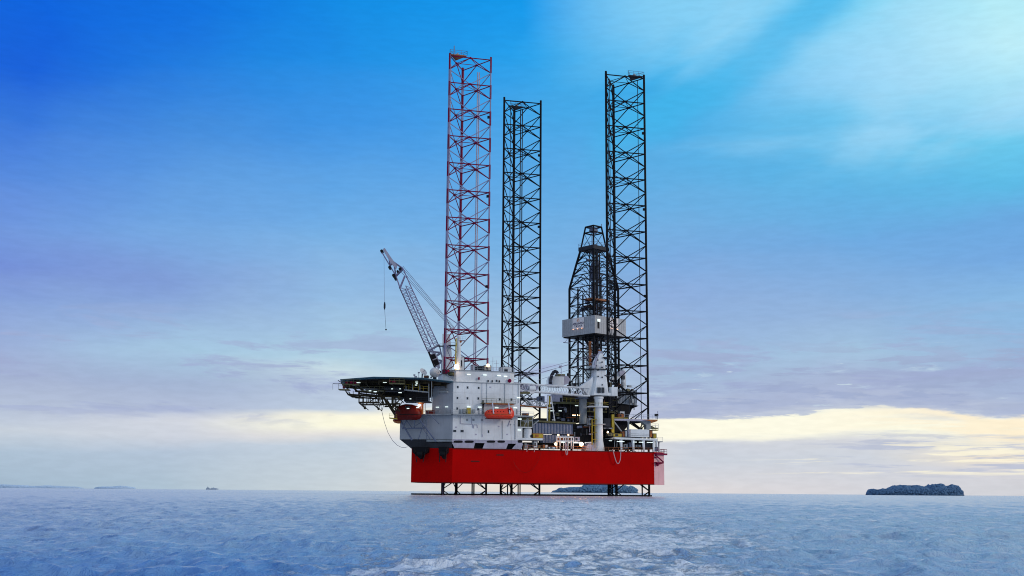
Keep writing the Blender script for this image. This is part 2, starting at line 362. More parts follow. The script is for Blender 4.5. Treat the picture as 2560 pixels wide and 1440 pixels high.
# ------------------------------------------------------------------ sea
def build_sea():
    rs = [1.5]
    while rs[-1] < 70000:
        r = rs[-1]; k = 1.0065 if r < 120 else (1.012 if r < 600 else 1.06); 
        if r < 6: k = 1.05
        rs.append(r * k)
    rs = np.array(rs)
    an = np.concatenate([np.linspace(-180, -40, 28, endpoint=False), np.linspace(-40, -27, 30, endpoint=False), np.linspace(-27, 27, 620, endpoint=False), np.linspace(27, 40, 30, endpoint=False), np.linspace(40, 180, 28, endpoint=False)])
    an = np.radians(an); nr, na = len(rs), len(an)
    RR, AA = np.meshgrid(rs, an, indexing='ij')
    X = RR * np.sin(AA); Y = RR * np.cos(AA); Z = np.zeros_like(X); DX = np.zeros_like(X); DY = np.zeros_like(X)
    rng = np.random.default_rng(3)
    for i in range(130):
        lam = .28 * (26) ** rng.random()
        th = R(200) + rng.normal() * .75; kx, ky = math.sin(th) * 2 * math.pi / lam, math.cos(th) * 2 * math.pi / lam
        amp = .0052 * lam ** .62 * (.6 + .8 * rng.random())
        fade = np.clip(1.6 - RR * .0016 * 22 / lam / 3, 0, 1) * np.clip(1.5 - RR / 420, 0, 1)
        if lam > 2: amp *= .7
        ph = kx * X + ky * Y + rng.random() * 6.28
        Z += amp * fade * np.cos(ph); s_ = amp * fade * 1.1 * np.sin(ph); k_ = math.hypot(kx, ky); DX -= s_ * kx / k_; DY -= s_ * ky / k_
    inner = np.clip((RR - 5) / 6, 0, 1); Z *= inner; DX *= inner; DY *= inner
    co = np.stack([X + DX, Y + DY, Z], -1).reshape(-1, 3)
    co = np.concatenate([co, [[0, 0, 0]]]); c0 = len(co) - 1
    i, j = np.meshgrid(np.arange(nr - 1), np.arange(na), indexing='ij'); j2 = (j + 1) % na
    q = np.stack([i * na + j, i * na + j2, (i + 1) * na + j2, (i + 1) * na + j], -1).reshape(-1, 4)
    me = bpy.data.meshes.new("sea")
    nq = len(q); tri = np.array([[c0, (k + 1) % na, k] for k in range(na)])
    me.vertices.add(len(co)); me.vertices.foreach_set("co", co.ravel())
    me.loops.add(nq * 4 + na * 3); me.loops.foreach_set("vertex_index", np.concatenate([q.ravel(), tri.ravel()]))
    me.polygons.add(nq + na); me.polygons.foreach_set("loop_start", np.concatenate([np.arange(nq) * 4, nq * 4 + np.arange(na) * 3]))
    me.update(calc_edges=True); me.validate()
    for p in (me.polygons,): p.foreach_set("use_smooth", [True] * len(p))
    bm = bmesh.new(); bm.from_mesh(me); 
    if sum(f.normal.z for f in list(bm.faces)[:500]) < 0: bmesh.ops.reverse_faces(bm, faces=bm.faces)
    bm.to_mesh(me); bm.free()
    o = bpy.data.objects.new("sea", me); COL.objects.link(o); o["kind"] = "structure"; return o
sea = build_sea()
M = bpy.data.materials.new("sea_water"); M.use_nodes = True; nt = M.node_tree; N = nt.nodes; L = nt.links
bs = N["Principled BSDF"]
ge = nd("ShaderNodeNewGeometry"); sp = nd("ShaderNodeSeparateXYZ"); L.new(ge.outputs["Position"], sp.inputs[0])
X, Y = sp.outputs[0], sp.outputs[1]
def sv(sx, sy, off=0.):
    c = nd("ShaderNodeCombineXYZ"); L.new(mth('MULTIPLY', X, sx), c.inputs[0]); L.new(mth('MULTIPLY', Y, sy), c.inputs[1]); c.inputs[2].default_value = off; return c.outputs[0]
# wake: a slowly widening strip of churned water astern of the boat
d0 = mth('ABSOLUTE', mth('SUBTRACT', X, mth('SUBTRACT', mth('MULTIPLY', Y, .06), .1)))
hw = mth('ADD', mth('MULTIPLY', Y, .08), 2.3)
wn = mth('MULTIPLY', mth('SUBTRACT', nz(sv(.25, .12, 3), 4), .5), 1.6)
rel = mth('ADD', mth('DIVIDE', d0, hw), wn)
wake = mth('MULTIPLY', mrange(rel, 1.25, .25, 0, 1), mrange(Y, 230, 50, .0, 1))
f1 = nz(sv(2.0, 2.1, 0), 8, .72, .4); f2 = nz(sv(.30, .13, 5), 4, .6)
ff = mth('ADD', f1, mth('MULTIPLY', mth('SUBTRACT', f2, .5), .45))
foam = mth('MULTIPLY', mrange(mth('ADD', ff, mth('MULTIPLY', wake, .17)), .545, .635), mth('POWER', wake, .5))
f3 = nz(sv(5.0, 5.5, 41), 5, .7, .3)
foam = mth('MULTIPLY', foam, mrange(f3, .36, .54, .3, 1))
# low-frequency wind patches
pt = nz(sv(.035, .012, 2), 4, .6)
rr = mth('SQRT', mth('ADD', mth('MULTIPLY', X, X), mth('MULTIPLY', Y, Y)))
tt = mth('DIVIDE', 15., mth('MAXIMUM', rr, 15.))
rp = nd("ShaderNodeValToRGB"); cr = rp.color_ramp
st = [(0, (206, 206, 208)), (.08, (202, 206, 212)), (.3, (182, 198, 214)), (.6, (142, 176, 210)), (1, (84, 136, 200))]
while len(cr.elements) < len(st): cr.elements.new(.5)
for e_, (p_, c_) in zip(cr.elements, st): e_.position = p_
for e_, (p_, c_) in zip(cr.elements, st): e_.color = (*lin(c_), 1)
L.new(tt, rp.inputs[0]); deep = rp.outputs[0]  # paler toward the horizon: sky reflection put into the base colour
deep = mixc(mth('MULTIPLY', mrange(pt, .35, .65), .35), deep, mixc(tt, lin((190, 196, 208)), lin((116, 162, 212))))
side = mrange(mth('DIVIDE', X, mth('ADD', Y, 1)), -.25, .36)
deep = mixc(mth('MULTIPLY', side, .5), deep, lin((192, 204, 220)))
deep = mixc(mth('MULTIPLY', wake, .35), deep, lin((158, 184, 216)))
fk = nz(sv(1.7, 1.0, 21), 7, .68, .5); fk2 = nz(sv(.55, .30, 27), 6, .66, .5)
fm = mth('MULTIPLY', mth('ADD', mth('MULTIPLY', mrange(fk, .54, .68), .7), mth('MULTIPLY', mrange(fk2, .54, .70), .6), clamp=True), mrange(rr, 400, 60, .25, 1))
deep = mixc(mth('MULTIPLY', fm, .75), deep, mixc(tt, lin((96, 118, 156)), lin((16, 56, 124))))  # dark backs of the waves painted into the water colour
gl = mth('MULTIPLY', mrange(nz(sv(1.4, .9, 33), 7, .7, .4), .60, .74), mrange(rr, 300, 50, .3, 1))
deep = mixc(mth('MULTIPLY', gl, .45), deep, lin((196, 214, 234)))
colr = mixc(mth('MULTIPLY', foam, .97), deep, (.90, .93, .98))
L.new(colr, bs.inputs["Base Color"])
bs.inputs["IOR"].default_value = 1.33
L.new(mixc(foam, (.16, .16, .16), (.7, .7, .7)), bs.inputs["Roughness"])
bs.inputs["Specular IOR Level"].default_value = .5
h1 = nz(sv(3.4, 2.4, 1), 6, .66, .5); h2 = nz(sv(9, 7, 4), 3, .6); h3 = nz(sv(.5, .35, 8), 4, .6)
h4 = nz(sv(.09, .05, 8), 4, .6)
fd = mrange(Y, 25, 110, 1, .0)
hh = mth('ADD', mth('ADD', mth('MULTIPLY', h1, .13), mth('MULTIPLY', mth('MULTIPLY', h2, .035), fd)), mth('ADD', mth('MULTIPLY', h3, .14), mth('MULTIPLY', h4, .35)))
hh = mth('ADD', hh, mth('MULTIPLY', foam, .04))
bp = nd("ShaderNodeBump"); bp.inputs["Strength"].default_value = 1; bp.inputs["Distance"].default_value = 1.0
L.new(hh, bp.inputs["Height"]); L.new(bp.outputs[0], bs.inputs["Normal"])
sea.data.materials.append(M)
# ------------------------------------------------------------------ rig plan
ZB, ZT = 3.7, 14.1
A0 = .253; LEG = [(-15.433, 371.42), (2.378, 415.23), (37.633, 387.59)]
PHI = math.atan2(LEG[2][1] - LEG[0][1], LEG[2][0] - LEG[0][0])
C1 = Vector((-17.778, 357.638, 0)); FS = Frame(C1, PHI); FB = Frame(C1, R(-13))
FD = Frame((29.3, 409.5), R(40.7))                        # stern direction of the rig
ZB, ZT = 3.7, 14.1                                        # hull bottom and deck
C0 = FB.pt(1028, 1168, 0); C2 = FS.pt(1635, 1170, 0)
FT = Frame(C2, R(40.7))
C3 = FT.pt(1660, 1170, 0)
C4 = C3 + FD.en * 62; C5 = C4 - FD.eu * 5; C4 = C4.copy(); C6 = C0 * 1.05 + Vector((2.5, 0, 0))

for _v in (C0, C2, C3, C4, C5, C6): _v.z = 0
# ------------------------------------------------------------------ legs
def make_leg(idx, label):
    x, y = LEG[idx]; s = 14.0; r = s / math.sqrt(3); F = Frame((x, y), A0)
    c = {'L': (-s / 2, -r / 2), 'R': (s / 2, -r / 2), 'C': (0, r)}
    red = idx == 0
    T = Thing("lattice_leg", label, "rig leg", "lattice legs of the drilling rig")
    bay = 9.14; z0 = 143.4; n = 17
    ids = {}
    def pt(k, z): return F.W(c[k][0], c[k][1], z)
    def mid(a, b, z): return (pt(a, z) + pt(b, z)) / 2
    for k in 'LRC':
        b = B(); rr = .37 if not red else .29
        if red:
            b.tube(pt(k, -4), pt(k, 144.2), rr - .06, 8); m_ = 'legwhite'
        else: b.tube(pt(k, -4), pt(k, 144.6), rr, 8); m_ = 'leg'
        # rack plate down both sides of the chord
        e = F.eu if k != 'C' else F.en
        for sg in (1, -1):
            d = (F.W(0, r / 2 * 0, 0) - pt(k, 0)).normalized(); t_ = Vector((-d.y, d.x, 0)) * sg
            q = [pt(k, -4) + t_ * .3, pt(k, -4) + t_ * .46, pt(k, 144) + t_ * .46, pt(k, 144) + t_ * .3]; d2 = d * .07
            b.add([p_ + d2 for p_ in q] + [p_ - d2 for p_ in q], [(0, 1, 2, 3), (7, 6, 5, 4), (0, 4, 5, 1), (1, 5, 6, 2), (2, 6, 7, 3), (3, 7, 4, 0)])
        ids[k] = T.add("chord", b, MT[m_])
        if red:
            for i in range(n):
                b = B(); zz = z0 - bay * i; hi = 144.4 if i == 0 else zz + .3
                b.tube(pt(k, zz - bay / 2), pt(k, hi), rr + .03, 8)
                for sg in (1, -1):
                    t_ = Vector((-d.y, d.x, 0)) * sg
                    b.tube(pt(k, zz - bay / 2) + t_ * .43, pt(k, hi) + t_ * .43, .07, 4)
                T.add("painted_band", b, MT['redsteel' if zz > 12 else 'leg'], parent=ids[k])
            T.add("painted_band", B().tube(pt(k, -4), pt(k, ZB + .5), rr + .02, 8), MT['leg'], parent=ids[k], label="blackened foot of the chord")
    for i in range(n):
        z = z0 - bay * i
        b = B(); h = .18 if red else .2
        for a, q in (('L', 'R'), ('R', 'C'), ('C', 'L')): b.tube(pt(a, z), pt(q, z), h)
        ms = [mid('L', 'R', z), mid('R', 'C', z), mid('C', 'L', z)]
        for a, q in ((0, 1), (1, 2), (2, 0)): b.tube(ms[a], ms[q], .11, 5)
        T.add("horizontal_brace", b, MT['redsteel' if red and z > 12 else 'leg'])
        b = B()
        for a, q in (('L', 'R'), ('R', 'C'), ('C', 'L')):
            M_ = mid(a, q, z)
            for k in (a, q): b.tube(M_, pt(k, z - bay / 2), .155 if red else .18)
            b.sphere(M_, .42, 8, 6)
        T.add("diagonal_brace", b, MT['redsteel' if red and z > 12 else 'leg'])
        b = B()
        for a, q in (('L', 'R'), ('R', 'C'), ('C', 'L')):
            M_ = mid(a, q, z - bay)
            for k in (a, q): b.tube(pt(k, z - bay / 2 - .2), M_, .145 if red else .17)
        T.add("diagonal_brace", b, MT['legwhite' if red and z > 16 else 'leg'])
    # raw water pipes standing inside the lattice
    prs = {0: [(3.9, 2.1, 1), (4.5, 2.2, 1), (-6.2, -2.5, 0)], 1: [(1.2, 3.2, 1), (1.9, 3.2, 1), (-3.5, 0, 0)], 2: [(5.2, -2.4, 0), (-5.4, -1.6, 0), (-4.8, -1.4, 0)]}[idx]
    for u, w, fat in prs:
        b = B().tube(F.W(u, w, -3), F.W(u, w, 143 if idx else 141), .2 if fat else .12, 6)
        rp_ = T.add("riser_pipe", b, MT['lilac' if red else 'dgrey'])
        T.add("lower_length", B().tube(F.W(u, w, -3), F.W(u, w, ZB + .5), .23, 6), MT['leg'], parent=rp_)
    # corner platform at the head of the leg
    k = {0: 'L', 1: 'C', 2: 'R'}[idx]; a, q = [j for j in 'LRC' if j != k]
    zt = 143.9; p0 = pt(k, zt); p1 = p0.lerp(pt(a, zt), .42); p2 = p0.lerp(pt(q, zt), .42)
    b = B().prism([p0, p1, p2], zt, zt + .25)
    pl = T.add("top_platform", b, MT['rust' if red else 'dgrey'], label="triangular platform at the head of the leg")
    up = Vector((0, 0, .25))
    T.add("railing", B().rail([p0 + up, p1 + up, p2 + up, p0 + up], 1.5, 1.6, .06), MT['bluegrey'], parent=pl)
    cc = (p0 + p1 + p2) / 3
    T.add("beacon", B().lathe(cc, [(.7, zt + .25), (.55, zt + 1.0), (.15, zt + 1.5)], 10), MT['grey'], parent=pl)
    if idx == 0: T.add("mast", B().tube(p0 + F.eu * 1.4, p0 + F.eu * 1.4 + Vector((0, 0, 3.2)), .16, 6), MT['bluegrey'], parent=pl)
    # small sighting boxes on one chord
    for zz in (123, 96, 66, 38):
        b = B(); q_ = pt('R', zz); b.box(Frame(q_, A0), -.95, -.35, -.3, .3, zz, zz + .8)
        T.add("marker_box", b, MT['leg'])
    return T.done()
make_leg(0, "red and white banded lattice leg beside the boom crane")
make_leg(1, "shortest looking black lattice leg rising between the other two legs")
make_leg(2, "black lattice leg standing right of the drilling derrick")

# ------------------------------------------------------------------ hull
T = Thing("drilling_rig_hull", "long deep red steel hull held above the sea on lattice legs", "rig hull")
pl = [C0, C1, C2, C3, C4, C5, C6]
T.add("hull_shell", B().prism(pl, ZB, ZT), MT['red'])
b = B()                                                   # rubbing strips and plate seams stand a little proud
for F, u0, u1 in ((FS, .05, (C2 - C1).length - .05),):
    b.box(F, u0, u1, -.07, -.005, ZT - .28, ZT - .03); b.box(F, u0, u1, -.06, -.005, ZB + .03, ZB + .22)
uL = (C0 - C1).length
b.box(FB, -uL + .05, -.05, -.07, -.005, ZB + .03, ZB + .22)
T.add("rubbing_strip", b, MT['dred'])
uT = (C3 - C2).length
T.add("stern_sunset_face", B().box(FT, .06, uT, -.06, -.005, ZB - .05, ZT - .6), MT['pink'], label="hull face at the stern corner, sunset light painted in as pale pink")  # sunset light on this hull face is put into its pink colour
b = B()
za = FT.hit(1648, 1137, -.2)[1]
b.box(FT, .2, uT + .6, -1.0, -.1, ZT - .9, ZT - .35)
fb = T.add("fender_platform", b, MT['redsteel'])
b = B(); z1 = FT.hit(1645, 1144, 0)[1]; z2 = FT.hit(1645, 1157, 0)[1]; z3 = FT.hit(1645, 1161, 0)[1]
b.tube(FT.W(.3, -.5, ZT - 1), FT.W(3.4, -1.1, z2 + .2), .22); b.box(FT, .1, 3.4, -1.1, -.1, z2 - .2, z2 + .2); b.box(FT, .1, 1.4, -.9, -.1, z1 - .15, z1 + .15); b.tube(FT.W(.3, -.5, z3 - .2), FT.W(3.2, -1.1, z2), .2)
b.sphere(FT.W(1.0, -.6, z3 - .1), .5, 10, 8)
T.add("fender_bracket", b, MT['redsteel'])
T.add("railing", B().rail([FT.W(.4, -.9, ZT - .35), FT.W(uT + .5, -.9, ZT - .35), FT.W(uT + .5, 2, ZT - .35)], 1.3, 1.2, .07), MT['redsteel'])
b = B()
for px, py, w_ in ((1188, 1153, 5), (1250, 1137, 4)):      # draught marks, overboard slots
    u, z = FS.hit(px, py, 0); b.box(FS, u - w_ * .28, u + w_ * .28, -.05, -.004, z - .25, z + .15)
T.add("overboard_slot", b, MT['dred'])
# deck-edge railing
b = B()
us = [FS.hit(p, 1120, 0)[0] for p in (1310, 1480, 1510, 1633)]
b.rail([FS.W(us[0], .3, ZT), FS.W(us[1], .3, ZT)], 1.25, 1.6, .06); b.rail([FS.W(us[2], .3, ZT), FS.W(us[3], .3, ZT)], 1.25, 1.6, .06)
T.add("deck_railing", b, MT['rust'], label="orange and rust coloured deck edge railing")
T.add("deck_plating", B().prism([p_ + (Vector((20, 395, 0)) - p_).normalized() * .5 for p_ in pl], ZT + .004, ZT + .03), MT['deck'])
T.done()
# anchor fairleads at the bow
def fairlead(px, dx, label, F):
    b = B(); q = lambda x, y: F.hit(x, y, -.4)
    b.slab(F, [(px - dx, 1117), (px + dx, 1117), (px + dx * .9, 1131), (px + dx * .35, 1137), (px + 1, 1148), (px - dx * .4, 1140), (px - dx * .95, 1131)], -2.2, 2.1)
    u, z = F.hit(px, 1134, -2.4)
    T = Thing("anchor_fairlead", label, "fairlead", "black anchor gear hung over the bow"); T.add("housing", b, MT['leg'])
    T.add("sheave", B().tube(F.W(u - .8, -2.4, z), F.W(u + .8, -2.4, z), .7, 16), MT['dark'])
    b = B()
    for k in (-1, 1): b.tube(F.W(u + k * dx * .09, -2.3, ZT - .2), F.W(u + k * 1.0, -2.4, z - 2.6), .14)
    T.add("chain_guide", b, MT['dark']); T.done()
fairlead(1050, 20, "larger black anchor fairlead at the bow corner, nearest the left end of the hull", FB)
fairlead(1107, 11, "narrow black anchor fairlead hanging over the hull below the white block's corner", FB)

# ------------------------------------------------------------------ accommodation block
T = Thing("accommodation_block", "white multi-storey living quarters with small square windows above the red hull", "building")
def zs(py, px=1200): return FS.hit(px, py, .5)[1]
z37, z56, z28, z99 = zs(1037), zs(956), zs(928), zs(1099.5)
def corner(F1, u1, w1): return F1.W(u1, w1, 0)
W0 = .3
ur = FS.hit(1300, 1000, W0)[0]; ur2 = FS.hit(1294, 1070, W0)[0]
cM = FS.W(0, W0, 0)
# mid block footprint
uk = FB.hit(1082, 1000, W0)[0]
FBm = Frame(cM, FB.ang)
pm = [FBm.W(uk - .0, 0, 0), cM, FS.W(ur, W0, 0), FS.W(ur, 22, 0), FBm.W(uk, 24, 0)]
T.add("wall", B().prism(pm, z37, z56), MT['white'], label="main white wall of three window rows")
# lower block, overhanging bow
ul = FB.hit(1001, 1070, W0)[0]
pl_ = [FBm.W(ul, 0, 0), cM, FS.W(ur2, W0, 0), FS.W(ur2, 24, 0), FBm.W(ul, 18, 0)]
lw = T.add("lower_wall", B().prism(pl_, z99, z37 - .005), MT['white'])
T.add("bow_wall_shade", B().box(FBm, ul + .02, -.02, -.035, -.003, z99 + .02, z37 - .34), MT['bowgrey'], label="bow wall below the walkway, its shade painted in as grey")  # bow side's shade put into a darker grey laid over the white wall
T.add("bow_wall_shade", B().box(FBm, uk + .02, -.02, -.035, -.003, z37 + .01, z56 - .3), MT['bowgrey'], label="bow wall beside the flight deck, its shade painted in as grey")
# raked bow skirt
zz0 = FB.hit(1000, 1104, 0)[1]; zb_ = FB.hit(1028, 1131, 0)[1]; q0 = FBm.W(ul, 0, 0); q1 = C0
b = B(); a_ = FBm.W(ul, .05, z99); a2 = FBm.W(-.2, .05, z99); c_ = C0 + Vector((0, .3, ZT - .2)); d_ = FB.W(-.2, .3, ZT - .1)
a3 = FBm.W(ul, 17.5, z99); c3 = C0 + FB.en * 17 + Vector((0, 0, ZT - .2))
b.add([a_, a2, d_, c_, a3, c3], [(0, 1, 2, 3), (0, 3, 5, 4), (3, 2, 5), (0, 4, 1)])
T.add("bow_skirt", b, MT['dgrey'])
# top deckhouse
ud0, ud1 = FS.hit(1140, 940, 1.2)[0], FS.hit(1286, 940, 1.2)[0]
pd = [FS.W(ud0 - 1.5, 3.5, 0), FS.W(ud0, 1.0, 0), FS.W(ud1 - 1.5, 1.0, 0), FS.W(ud1 + .5, 3, 0), FS.W(ud1 + .5, 19, 0), FS.W(ud0 - 1.5, 19, 0)]
T.add("deckhouse", B().prism(pd, z56 + .003, z28), MT['white'], label="upper wheelhouse storey set back from the wall below")
T.add("roof_edge", B().prism([p + (p - FS.W((ud0 + ud1) / 2, 10, 0)).normalized() * .35 for p in pd], z28 + .003, z28 + .25), MT['grey'])
T.add("deck_edge", B().prism([p + (p - FS.W(ur / 2, 10, 0)).normalized() * .25 for p in pm], z56 - .25, z56 - .02), MT['grey'])
# walkway round the block at boat level
u_e = FS.hit(1334, 1038, -1.2)[0]; u_w = FB.hit(1044, 1037, -1.2)[0]
b = B(); b.box(FS, -.35, u_e, -1.6, W0 - .01, z37 - .3, z37); b.box(FB, u_w, -.35, -1.6, W0 - .01, z37 - .32, z37 - .02)
b.box(FS, ur2 + .1, u_e, W0, 8, z37 - .3, z37)
wk = T.add("walkway", b, MT['grey'], label="narrow walkway wrapped around the block at lifeboat level")
us_ = FS.hit(1208, 1030, 0)[0]
T.add("railing", B().rail([FB.W(u_w, -1.5, z37), FB.W(-.5, -1.5, z37), FS.W(us_, -1.5, z37)], 1.2, 1.6, .05).rail([FS.W(FS.hit(1290, 1030, 0)[0], -1.5, z37), FS.W(u_e, -1.5, z37)], 1.2, 1.6, .05), MT['grey'], parent=wk)
u0_, u1_ = FS.hit(1202, 1010, 0)[0], FS.hit(1286, 1010, 0)[0]; zbal = FS.hit(1240, 1008, -.5)[1]
T.add("boat_balcony", B().box(FS, u0_, u1_, -1.5, W0 - .01, zbal - .2, zbal).rail([FS.W(u0_, -1.4, zbal), FS.W(u1_, -1.4, zbal)], 1.3, 1.5, .05), MT['olive'], label="thin balcony right above the orange lifeboat")
def win(px, py, w=3.4, h=5, F=FS, ww=W0, m_='glass'):
    w_ = w * .5; b = B(); b.pbox(F, px - w_ - .4, py - h * .5 - .4, px + w_ + .5, py + h * .5 + .5, ww - .08, .075)
    i = T.add("window", b, MT['grey'])
    T.add("pane", B().pbox(F, px - w_, py - h * .5, px + w_, py + h * .5, ww - .12, .035), MT[m_], parent=i)
X2 = lambda x: 1080 + x / 3.79; Y2 = lambda y: 880 + y / 3.79
for x, y in ((245, 332), (338, 336), (242, 435), (337, 438), (440, 440), (240, 535), (437, 543), (642, 448), (754, 450), (443, 340)): win(X2(x), Y2(y))
for x, y in ((216, 748), (286, 749)): win(X2(x), Y2(y), 7, 5)
win(X2(536), Y2(754), 3, 6)
for x, y in ((333, 643), (393, 643), (475, 645)): win(X2(x), Y2(y), 4, 4.5, m_='grey')
for x, y in ((745, 688), (782, 688)): win(X2(x), Y2(y), 2, 2.5, m_='grey')
for x, y in ((447, 250),): T.add("fire_box", B().pbox(FS, X2(x) - 1.5, Y2(y) - 3, X2(x) + 1.5, Y2(y) + 3, .4, .59), MT['redsteel'])
for x, y in ((533, 275), (572, 277), (615, 272), (640, 278)): T.add("wall_fitting", B().pbox(FS, X2(x) - 1.3, Y2(y) - 2.5, X2(x) + 1.3, Y2(y) + 2.5, .7, .3), MT['dgrey'])
T.add("life_ring", B().lathe((0, 0), [(0, 0), (0, 0)], 3) if 0 else B().sphere(FS.pt(1274, 952, .5), .62, 12, 8, (1, .35, 1)), MT['redsteel'], label="round red fitting on the upper wall")
for x, y, ww in ((350, 212, .9), (503, 217, .9), (637, 223, .9), (698, 230, 1.0), (350, 520, W0), (455, 522, W0), (615, 528, W0), (790, 528, W0), (822, 433, W0)):
    T.add("wall_light", B().pbox(FS, X2(x) - 4.2, Y2(y) - 1.0, X2(x) + 4.2, Y2(y) + 1.0, ww - .35, .3), MT['fl'], label="long white wall lamp")
for x in (1093, 1116):
    T.add("wall_light", B().pbox(FB, x - 3.5, 1017 - (x > 1100), x + 3.5, 1019 - (x > 1100), W0 - .35, .3), MT['fl'], label="long white wall lamp")
T.add("equipment_locker", B().pbox(FS, 1168, 1020, 1177, 1034, -.9, .8), MT['yellow'], label="yellow locker on the walkway")
T.add("equipment_locker", B().pbox(FS, 1183, 1023, 1188, 1032, -.6, .8), MT['grey'])
T.add("equipment_locker", B().pbox(FS, 1158, 1022, 1163, 1033, -.6, .8), MT['grey'])
b = B(); z = lambda x, y: FS.pt(X2(x), Y2(y), W0 - .1)
b.path([z(270, 610), z(270, 680), z(385, 685), z(387, 715), z(397, 722)], .09); b.path([z(395, 720), z(397, 690), z(428, 690), z(432, 720)], .09); b.path([z(375, 620), z(375, 680)], .07); b.path([z(478, 780), z(478, 805)], .12); b.path([z(720, 705), z(740, 650)], .14); b.path([z(475, 130 + 160), z(475, 800)], .05, 4)
T.add("wall_pipe", b, MT['lilac'])
b = B()
for dx in (0, 1.4): b.path([FS.pt(1207 + dx * 1.3, 1000, W0 - .2), FS.pt(1207 + dx * 1.3, 1034, W0 - .2)], .1, 4)
T.add("ladder", b, MT['dark'])
for x in (1150, 1197, 1292): 
    i = T.add("door", B().pbox(FS, x - 1.8, 1022.5, x + 1.8, 1036, W0 - .06, .05), MT['grey']); T.add("handle", B().pbox(FS, x + .9, 1029, x + 1.3, 1030, W0 - .12, .06), MT['dark'], parent=i)
for y in (983, 1010): T.add("deck_seam", B().pbox(FS, 1129, y, 1299, y + .5, W0 - .05, .045), MT['white'])
for x, y in ((1226, 968), (1140, 1068), (1247, 1066), (1268, 1086), (1190, 1086)): T.add("vent_grille", B().pbox(FS, x - 2, y - 1.6, x + 2, y + 1.6, W0 - .07, .06), MT['lilac'])
b = B()
for x in (1217, 1262, 1296): b.path([FS.pt(x, 958, W0 - .12), FS.pt(x, 1008, W0 - .12)], .07, 5)
b.path([FS.pt(1256, 1052, W0 - .1), FS.pt(1256, 1098, W0 - .1)], .08, 5); b.path([FS.pt(1288, 1050, W0 - .1), FS.pt(1288, 1098, W0 - .1)], .1, 5)
T.add("drain_pipe", b, MT['grey'])
# gusset storey between hull and block, with oval openings
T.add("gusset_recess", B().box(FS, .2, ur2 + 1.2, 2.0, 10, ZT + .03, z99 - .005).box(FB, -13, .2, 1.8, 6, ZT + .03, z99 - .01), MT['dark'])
uu = lambda x, y: (x, y)
for pg in ([(190, 860), (408, 862), (395, 912), (212, 908)], [(500, 862), (722, 866), (702, 918), (480, 914)], [(800, 868), (862, 869), (845, 921), (758, 918)]):
    T.add("gusset_plate", B().slab(FS, [(X2(x), Y2(y)) for x, y in pg], .35, .25), MT['lilac'], label="slanted lilac grey support plate under the block")
g = T.add("ring_beam", B().pbox(FS, 1130, 1099.5, 1306, 1107.8, .3, 1.2), MT['lilac'])
for x0, x1 in ((205, 292), (308, 396), (518, 600), (620, 692), (812, 856)):
    cx = (x0 + x1) / 2; hw_ = (x1 - x0) / 2; pts = []
    for k in range(16):
        a = 2 * math.pi * k / 16; ca, sa = math.cos(a), math.sin(a)
        pts.append((X2(cx + hw_ * math.copysign(abs(ca) ** .5, ca)), Y2(849 + 11 * math.copysign(abs(sa) ** .6, sa))))
    T.add("oval_opening", B().slab(FS, pts, .27, .026), MT['dark'], parent=g)
for x in (20, 120):
    T.add("oval_opening", B().slab(FB, [(X2(x - 35), Y2(840)), (X2(x + 30), Y2(842)), (X2(x + 38), Y2(858)), (X2(x - 20), Y2(858))], .2, .3), MT['dark'])
T.add("bow_beam", B().pbox(FB, 1066, 1099, 1129, 1104, -.1, 1.2), MT['grey'])
# bow wall gallery and small balconies in the helideck's shade
bb = T.add("side_balcony", B().pbox(FB, 1097, 977.5, 1117, 981, -1.5, 1.78), MT['grey']); pA = FB.pt(1097, 977, -1.4); pB_ = FB.pt(1117, 977, -1.4)
T.add("railing", B().rail([pA, pB_], 1.2, 1.5, .05), MT['grey'], parent=bb)
T.done()

# rooftop things -----------------------------------------------------
zr = z28 + .25
def boxthing(name, F, x0, y0, x1, y1, w, dw, m_, label, cat, extra=None, group=None, trim='dgrey'):
    """a framed box of plant: body, frame bars and a panel, sized by its photo corners"""
    T = Thing(name, label, cat, group); xm, ym = (x0 + x1) / 2, (y0 + y1) / 2
    u0 = F.hit(x0, ym, w)[0]; u1 = F.hit(x1, ym, w)[0]; zt = F.hit(xm, y0, w)[1]; zb = F.hit(xm, y1, w)[1]
    T.add("body", B().box(F, u0, u1, w, w + dw, zb, zt), MT[m_])
    b = B(); g = .09
    for u in (u0, u1):
        for ww in (w, w + dw): b.tube(F.W(u, ww, zb - .02), F.W(u, ww, zt + .05), g, 4)
    for z in (zb, zt):
        for ww in (w, w + dw): b.tube(F.W(u0, ww, z), F.W(u1, ww, z), g, 4)
        for u in (u0, u1): b.tube(F.W(u, w, z), F.W(u, w + dw, z), g, 4)
    T.add("frame", b, MT[trim])
    if (u1 - u0) > 1.2: T.add("panel", B().box(F, u0 + (u1 - u0) * .2, u0 + (u1 - u0) * .55, w - .06, w - .004, zb + (zt - zb) * .25, zt - (zt - zb) * .25), MT[trim])
    return T.done()
boxthing("roof_unit", FS, 1196, 915, 1207, 925.5, 6, 4, 'dgrey', "dark ventilation unit on the white block's roof, left of the other two", "roof unit")
boxthing("roof_unit", FS, 1211, 914, 1228, 926, 5, 4, 'grey', "grey roof unit below the right chord of the red and white leg", "roof unit")
boxthing("roof_unit", FS, 1181, 912, 1186, 926, 3, 2, 'lilac', "slim pale roof unit between the vertical pipes and the dark ventilation unit", "roof unit")
boxthing("roof_cabin", FS, 1148, 892, 1161, 927, 4, 3, 'white', "tall white cabin on the roof inside the red and white leg", "cabin")
boxthing("roof_cabin", FS, 1256, 917, 1280, 936, 4, 4, 'white', "low white cabin at the right end of the roof beside the black leg", "cabin")
b = B(); q = FS.pt(1146, 925, 2.0); top = FS.pt(1146, 838, 2.0)
T = Thing("mast", "tall pale mast with rust streaks and a small platform inside the red and white leg", "mast")
